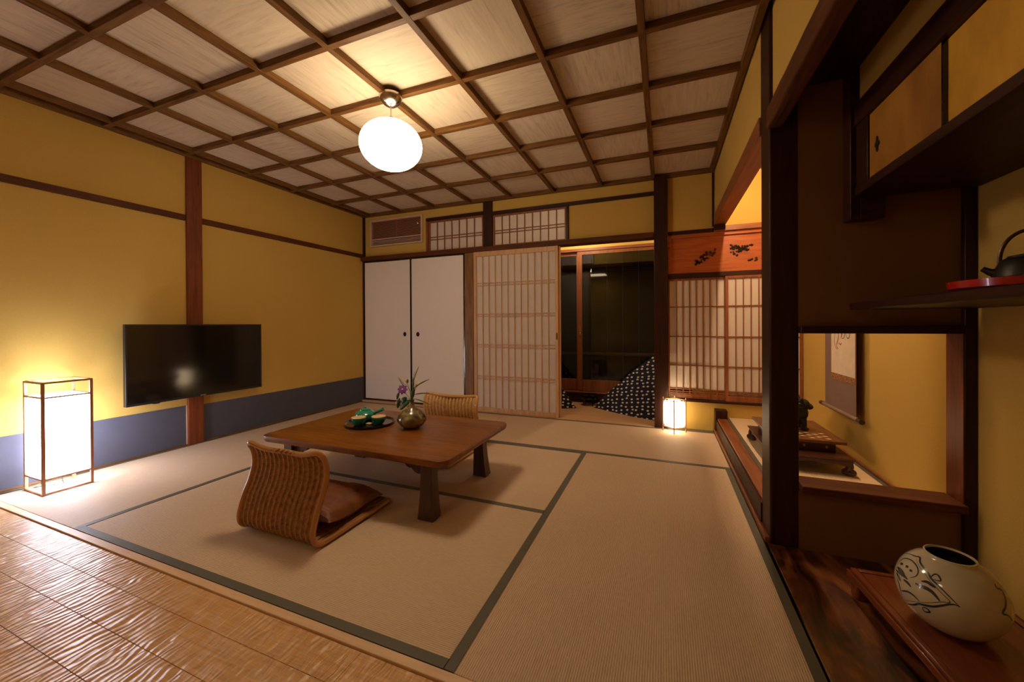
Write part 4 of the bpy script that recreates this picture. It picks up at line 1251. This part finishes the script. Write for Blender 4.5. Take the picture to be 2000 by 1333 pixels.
# vase stand, slightly turned
ang = math.radians(-4.5)
ox_, oy_ = 0.632, 1.765
def SR(u, v, z): # u to the wall, v toward the viewer
    return (ox_ + u * math.cos(ang) + v * math.sin(-ang), oy_ + u * math.sin(ang) * -0.6 - v * math.cos(ang), z)
def sbox(m, u0, u1, v0, v1, z0, z1):
    return m.hexa([SR(u0, v0, z0), SR(u1, v0, z0), SR(u1, v1, z0), SR(u0, v1, z0), SR(u0, v0, z1), SR(u1, v0, z1), SR(u1, v1, z1), SR(u0, v1, z1)])
WS, LS = 0.355, 0.62
vs_ = thing('vase_stand', 'low red-brown lacquered stand with grooved rim in the niche', 'stand', (0.80, 1.48, 0.005))
m = MB(); sbox(m, 0.022, WS - 0.022, 0.022, LS - 0.022, 0.078, 0.0965)
obj('stand_top', m, M['lacqbrown'], vs_, 0.001)
m = MB()
for u0, u1, v0, v1 in ((0, 0.020, 0, LS), (WS - 0.020, WS, 0, LS), (0.020, WS - 0.020, 0, 0.020), (0.020, WS - 0.020, LS - 0.020, LS)):
    sbox(m, u0, u1, v0, v1, 0.080, 0.1)
for u0, u1, v0, v1 in ((-0.008, 0.0, -0.008, LS + 0.008), (WS, WS + 0.008, -0.008, LS + 0.008)):
    sbox(m, u0, u1, v0, v1, 0.066, 0.090)
obj('rim', m, M['lacqbrown'], vs_, 0.003)
m = MB()
sbox(m, 0.010, 0.022, 0.05, LS - 0.05, 0.048, 0.080); sbox(m, WS - 0.022, WS - 0.010, 0.05, LS - 0.05, 0.048, 0.080)
sbox(m, 0.05, WS - 0.05, 0.010, 0.022, 0.048, 0.080); sbox(m, 0.05, WS - 0.05, LS - 0.022, LS - 0.010, 0.048, 0.080)
obj('apron', m, M['lacqbrown'], vs_, 0.001)
for (a_, b_) in ((0.0, 0.0), (WS - 0.045, 0.0), (0.0, LS - 0.045), (WS - 0.045, LS - 0.045)):
    m = MB(); sbox(m, a_, a_ + 0.045, b_, b_ + 0.045, 0.0055, 0.080)
    obj('leg', m, M['lacqbrown'], vs_, 0.008)
bv = thing('vase', 'wide cream porcelain vase with blue brushwork in the niche', 'vase', (0.783, 1.528, 0.0975))
prof = [(0.0, 0.0)]
SX, SZ, HZ = 0.117, 0.115, 0.1013
zc = 0.2013 - 0.0975
for i in range(33):
    t_ = -0.86 + 1.72 * i / 32
    prof.append((SX * math.sqrt(1 - t_ * t_), zc + SZ * t_))
prof += [(0.0555, zc + 0.1035), (0.0545, zc + 0.1095), (0.0510, zc + 0.1105), (0.0490, zc + 0.105)]
for i in range(20):
    t_ = 0.84 - 1.6 * i / 19
    prof.append(((SX - 0.005) * math.sqrt(1 - t_ * t_), zc + (SZ - 0.005) * t_))
body = obj('body', MB().lathe(prof[:38], (0.783, 1.528, 0.0975), 64), M['porcelain'], bv)
obj('inside', MB().lathe(prof[37:], (0.783, 1.528, 0.0975), 64), M['vasein'], body)
ST = {
'frame':[(151.9,0.0708),(164.5,0.0821),(178.3,0.0873),(187.4,0.0911),(197.5,0.0832),(207.4,0.0774),(216.0,0.0715),(222.2,0.0622),(230.8,0.0536),(238.2,0.0441),(244.7,0.0338),(252.2,0.0201)],
'frame2':[(252.2,0.0201),(247.7,0.022),(242.3,0.0178),(235.4,0.0067),(227.5,-0.006),(218.7,-0.0148),(211.7,-0.0213),(203.8,-0.0355),(189.8,-0.0519),(175.2,-0.0627)],
'inner':[(184.7,0.0853),(198.8,0.0766),(212.7,0.0662),(221.0,0.0568),(231.4,0.0438),(243.1,0.025),(235.4,0.0169),(225.8,0.0026),(214.1,-0.0128),(186.8,-0.046)],
'fish':[(206.6,0.032),(212.9,0.0329),(220.5,0.0341),(226.9,0.0304),(233.8,0.0173)],
'leaf':[(212.4,0.0452),(218.9,0.0502),(223.9,0.0479),(228.7,0.0453)],
'head':[(163.7,0.0489),(167.2,0.0662),(181.5,0.0757),(195.8,0.0735),(203.9,0.0642),(204.6,0.0504),(198.4,0.0377)],
'd1':[(170.3,0.05),(176.5,0.0544)],'d2':[(182.9,0.056),(188.5,0.0585)],'d3':[(192.1,0.0546),(197.2,0.0554)],
'b1':[(166.5,0.0246),(183.0,0.0281),(192.8,0.0303)],'b2':[(189.7,0.0209),(197.0,0.0205),(202.4,0.0153)],
'b3':[(174.9,0.0095),(182.4,-0.0046),(182.7,-0.0414)],'b4':[(185.7,-0.0193),(198.0,-0.0048),(206.2,-0.0043),(213.2,-0.0116)],
'h1':[(168.0,0.034),(178.0,0.038),(186.0,0.036),(192.0,0.030)],'h2':[(172.0,0.020),(180.0,0.016),(186.0,0.010)],'b5':[(170.7,0.0383),(180.3,0.0301),(187.8,0.0316),(195.9,0.0292)],
'l1':[(220.4,0.0605),(223.5,0.0736),(228.6,0.0755),(232.7,0.0661),(224.3,0.062)],
'l2':[(215.4,-0.0261),(217.5,-0.0359),(223.5,-0.0282),(220.3,-0.0214),(215.4,-0.0261)],
'r':[(313.9,0.0784),(309.3,0.0714),(317.9,0.0649),(314.0,0.0539),(304.7,0.0358),(296.4,0.0223),(305.2,0.0143),(314.3,-0.0055)]}
WD = {'frame':0.0017,'frame2':0.0019,'inner':0.0006,'fish':0.0034,'leaf':0.0028,'head':0.0013,'d1':0.0026,'d2':0.0028,'d3':0.0026,'b1':0.0022,'b2':0.0026,'b3':0.0010,'b4':0.0019,'h1':0.0030,'h2':0.0030,'b5':0.0032,'l1':0.0014,'l2':0.0015,'r':0.0022}
mot = MB()
def stroke(pts, wmax):
    Q = smooth_path([(a, z, 0) for a, z in pts], 6)
    n_ = len(Q)
    rows = []
    def surf(a, z):
        t_ = max(-0.97, min(0.97, z / SZ)); r_ = SX * math.sqrt(1 - t_ * t_) + 0.0004
        a = math.radians(a)
        return Vector((0.783 + r_ * math.cos(a), 1.528 + r_ * math.sin(a), 0.2013 + z))
    P3 = [surf(q_.x, q_.y) for q_ in Q]
    for i, p in enumerate(P3):
        tg = (P3[min(i + 1, n_ - 1)] - P3[max(i - 1, 0)]).normalized()
        nn = (p - Vector((0.783, 1.528, 0.2013))).normalized()
        sd = nn.cross(tg).normalized()
        w_ = wmax * (0.25 + 0.75 * math.sin(PI * (i + 0.3) / (n_ - 0.4)) ** 0.8)
        rows.append((p + sd * w_, p - sd * w_))
    vs = [v for r_ in rows for v in r_]
    mot.add(vs, [(2 * i, 2 * i + 1, 2 * i + 3, 2 * i + 2) for i in range(n_ - 1)])
for k_, v_ in ST.items():
    if k_ != 'r': stroke(v_, WD[k_] * 1.45)
obj('painted_motif', mot, M['inkblue'], body)
mot = MB()
stroke(ST['r'], 0.0030)
obj('painted_motif', mot, M['inkblue'], body)

# ------------------------------------------------------------------ tokonoma: scroll, stand, statue
sc = thing('hanging_scroll', 'hanging scroll with mauve silk mount on the alcove wall', 'scroll', (1.06, 3.12, 0.43))
sx_ = 1.062
obj('mount', MB().box(sx_, sx_ + 0.002, 2.880, 3.350, 0.430, 2.02), M['silk'], sc)
obj('painting', MB().box(sx_ - 0.0015, sx_, 2.888, 3.238, 0.665, 1.62), M['scrollpaper'], sc)
obj('brocade_strip', MB().box(sx_ - 0.0018, sx_, 2.888, 3.238, 0.625, 0.664), M['brocade'], sc)
obj('brocade_strip', MB().box(sx_ - 0.0018, sx_, 2.888, 3.238, 1.621, 1.66), M['brocade'], sc)
rl_ = obj('roller', MB().tube([(sx_, 2.85, 0.422), (sx_, 3.38, 0.422)], 0.013, 14), M['silk'], sc)
obj('roller_end', MB().tube([(sx_, 2.805, 0.422), (sx_, 2.85, 0.422)], 0.015, 14), M['black'], rl_)
obj('roller_end', MB().tube([(sx_, 3.38, 0.422), (sx_, 3.425, 0.422)], 0.015, 14), M['black'], rl_)
obj('hanging_rod', MB().tube([(sx_, 2.87, 2.02), (sx_, 3.36, 2.02)], 0.008, 10), M['redY'], sc)
obj('cord', MB().tube([(sx_, 2.98, 2.025), (1.10, 3.115, 2.10), (sx_, 3.25, 2.025)], 0.003, 6), M['silk'], sc)
ink = MB(); inkr = MB()
def ribbon(mb, pts, w_):
    Q = smooth_path([(a, b, 0) for a, b in pts], 5); n_ = len(Q); vs = []
    for i, p in enumerate(Q):
        tg = (Q[min(i + 1, n_ - 1)] - Q[max(i - 1, 0)]).normalized(); sd = Vector((-tg.y, tg.x, 0))
        ww = w_ * (0.3 + 0.7 * math.sin(PI * (i + .3) / (n_ - .4)))
        for s_ in (1, -1):
            q_ = p + sd * ww * s_; vs.append((sx_ - 0.0022, q_.x, q_.y))
    mb.add(vs, [(2 * i, 2 * i + 1, 2 * i + 3, 2 * i + 2) for i in range(n_ - 1)])
for pts, w_ in (([(3.13, 0.98), (3.12, 0.91), (3.15, 0.85), (3.12, 0.83)], 0.004), ([(3.17, 0.95), (3.185, 0.89), (3.17, 0.84), (3.13, 0.825)], 0.003), ([(3.05, 0.99), (3.02, 0.95), (3.04, 0.905), (3.07, 0.90)], 0.003), ([(2.98, 0.99), (2.955, 0.95), (2.965, 0.91), (2.99, 0.905), (3.01, 0.93)], 0.0035), ([(3.10, 1.25), (3.05, 1.15), (3.08, 1.02)], 0.006), ([(3.0, 1.22), (3.03, 1.12), (2.97, 1.03)], 0.005)):
    ribbon(ink, pts, w_)
for pts, w_ in (([(3.09, 0.98), (3.07, 0.94), (3.08, 0.90)], 0.007), ([(3.12, 0.87), (3.09, 0.86), (3.07, 0.872)], 0.004), ([(3.06, 1.20), (3.04, 1.10)], 0.012)):
    inkr = MB(); ribbon(inkr, pts, w_); obj('red_drawing', inkr, M['inkred'], sc)
obj('ink_drawing', ink, M['inkgrey'], sc)

ds = thing('display_stand', 'two-tier carved dark stand with curled feet in the alcove', 'stand', (0.78, 2.98, 0.136))
fz = 0.1365
def flared(x0, x1, y0, y1, z0, z1, fl_):
    return MB().hexa([(x0 + fl_, y0 + fl_, z0), (x1 - fl_, y0 + fl_, z0), (x1 - fl_, y1 - fl_, z0), (x0 + fl_, y1 - fl_, z0), (x0, y0, z1), (x1, y0, z1), (x1, y1, z1), (x0, y1, z1)])
obj('lower_top', flared(0.572, 0.985, 2.665, 3.300, 0.226, 0.238, 0.004), M['carvedwood'], ds, 0.002)
def scallop(u0, u1, zt_, zb):
    n_ = 24; low = []
    for i in range(n_ + 1):
        t_ = i / n_
        low.append((u0 + (u1 - u0) * t_, zb + 0.010 * abs(math.sin(t_ * PI * 3)) + 0.012 * math.sin(PI * t_)))
    return [(u0, zt_)] + low + [(u1, zt_)]
obj('apron', MB().prism(scallop(0.582, 0.975, 0.226, 0.186), 2.672, 2.688, 'Y'), M['carvedwood'], ds, 0.002)
obj('apron', MB().prism(scallop(0.60, 0.957, 0.226, 0.180), 3.262, 3.276, 'Y'), M['carvedwood'], ds, 0.002)
obj('apron', MB().prism(scallop(2.704, 3.262, 0.226, 0.180), 0.592, 0.606, 'X'), M['carvedwood'], ds, 0.002)
obj('apron', MB().prism(scallop(2.704, 3.262, 0.226, 0.180), 0.951, 0.965, 'X'), M['carvedwood'], ds, 0.002)
for fx, fy, dx_, dy_ in ((0.950, 2.705, 1, -1), (0.607, 2.705, -1, -1), (0.950, 3.262, 1, 1), (0.607, 3.262, -1, 1)):
    P_ = [Vector((fx, fy, 0.215)), Vector((fx + 0.012 * dx_, fy + 0.012 * dy_, 0.200)), Vector((fx + 0.014 * dx_, fy + 0.014 * dy_, 0.178)), Vector((fx + 0.004 * dx_, fy + 0.004 * dy_, 0.160)), Vector((fx - 0.004 * dx_, fy - 0.004 * dy_, 0.150)), Vector((fx + 0.010 * dx_, fy + 0.010 * dy_, 0.1475)), Vector((fx + 0.024 * dx_, fy + 0.024 * dy_, 0.1495)), Vector((fx + 0.028 * dx_, fy + 0.028 * dy_, 0.160)), Vector((fx + 0.020 * dx_, fy + 0.020 * dy_, 0.166))]
    Q = smooth_path(P_, 4); n_ = len(Q)
    Q = [q_ + Vector((0, 0, 0.0045)) for q_ in Q]
    obj('foot', MB().tube(Q, [0.019 - 0.008 * i / n_ for i in range(n_)], 10), M['carvedwood'], ds)
obj('tier_body', MB().box(0.632, 0.935, 2.790, 3.250, 0.238, 0.292), M['carvedwood'], ds, 0.002)
for u in (0.68, 0.78, 0.89): obj('brass_fitting', MB().box(u - 0.005, u + 0.005, 2.786, 2.790, 0.258, 0.272), M['brass'], ds)
obj('upper_top', MB().box(0.602, 0.975, 2.752, 3.290, 0.292, 0.310), M['boardtop'], ds, 0.002)
inl = MB()
for i in range(7):
    for j in range(5):
        if (i + j) % 2: continue
        cx_ = 0.665 + i * 0.040; cy_ = 2.800 + j * 0.030
        inl.prism([(cx_ - 0.018, cy_), (cx_, cy_ - 0.010), (cx_ + 0.018, cy_), (cx_, cy_ + 0.010)], 0.3101, 0.3106)
obj('inlay', inl, M['inlay'], ds)

# dark carved lion-dog on the stand (mostly behind the pillar)
st = thing('statue', 'small dark carved lion-dog figure standing on the alcove stand', 'statue', (0.79, 2.99, 0.3105))
z0 = 0.3108
def skin(name, pts, edges, radii, mat, parent):
    me = bpy.data.meshes.new(name)
    org = WO[parent.name]
    me.from_pydata([tuple(Vector(p) - org) for p in pts], edges, [])
    o = bpy.data.objects.new(name, me); C.objects.link(o); o.parent = parent
    me.materials.append(mat)
    sk = o.modifiers.new('skin', 'SKIN')
    for v, r_ in zip(me.skin_vertices[0].data if me.skin_vertices else [], radii): v.radius = (r_, r_)
    o.modifiers.new('sub', 'SUBSURF').levels = 1
    o.modifiers['sub'].render_levels = 2
    return o
K_ = 1.65
bxx, byy = 0.780, 2.99
def SP(dx, dy, dz): return (bxx + dx * K_, byy + dy * K_, z0 + dz * K_)
def sb(m, dx, dy, dz, r_, a=18, b=10): m.ball(SP(dx, dy, dz), tuple(v * K_ for v in r_), a, b)
bm_ = MB()
sb(bm_, -0.012, 0, 0.045, (0.046, 0.028, 0.028)); sb(bm_, 0.018, 0, 0.066, (0.030, 0.026, 0.034))
for lx, ly in ((0.028, 0.016), (0.028, -0.016), (-0.040, 0.016), (-0.040, -0.016)):
    bm_.tube([SP(lx - 0.004, ly, 0.050), SP(lx + 0.002, ly, 0.024), SP(lx, ly, 0.008)], [0.014 * K_, 0.009 * K_, 0.010 * K_], 10)
    sb(bm_, lx + 0.005, ly, 0.007, (0.013, 0.010, 0.007), 10, 6)
obj('body', bm_, M['iron'], st)
hd = MB()
sb(hd, 0.028, 0, 0.098, (0.026, 0.025, 0.024)); sb(hd, 0.050, 0, 0.091, (0.014, 0.016, 0.011), 14, 8)
sb(hd, 0.054, 0, 0.098, (0.006, 0.008, 0.005), 10, 6)
for s_ in (-1, 1):
    sb(hd, 0.020, s_ * 0.020, 0.118, (0.008, 0.006, 0.010), 10, 6); sb(hd, 0.044, s_ * 0.011, 0.105, (0.006, 0.006, 0.006), 8, 6)
ho = obj('head', hd, M['iron'], st)
mn = MB()
for i in range(14):
    a = 2 * PI * i / 14
    sb(mn, 0.014 - 0.004 * math.cos(a), 0.025 * math.sin(a), 0.096 + 0.024 * math.cos(a), (0.010, 0.009, 0.009), 10, 6)
obj('mane', mn, M['iron'], ho)
obj('tail', MB().tube(smooth_path([SP(-0.055, 0, 0.05), SP(-0.070, 0, 0.075), SP(-0.060, 0, 0.100), SP(-0.048, 0, 0.106)], 4), 0.009 * K_, 10), M['iron'], st)
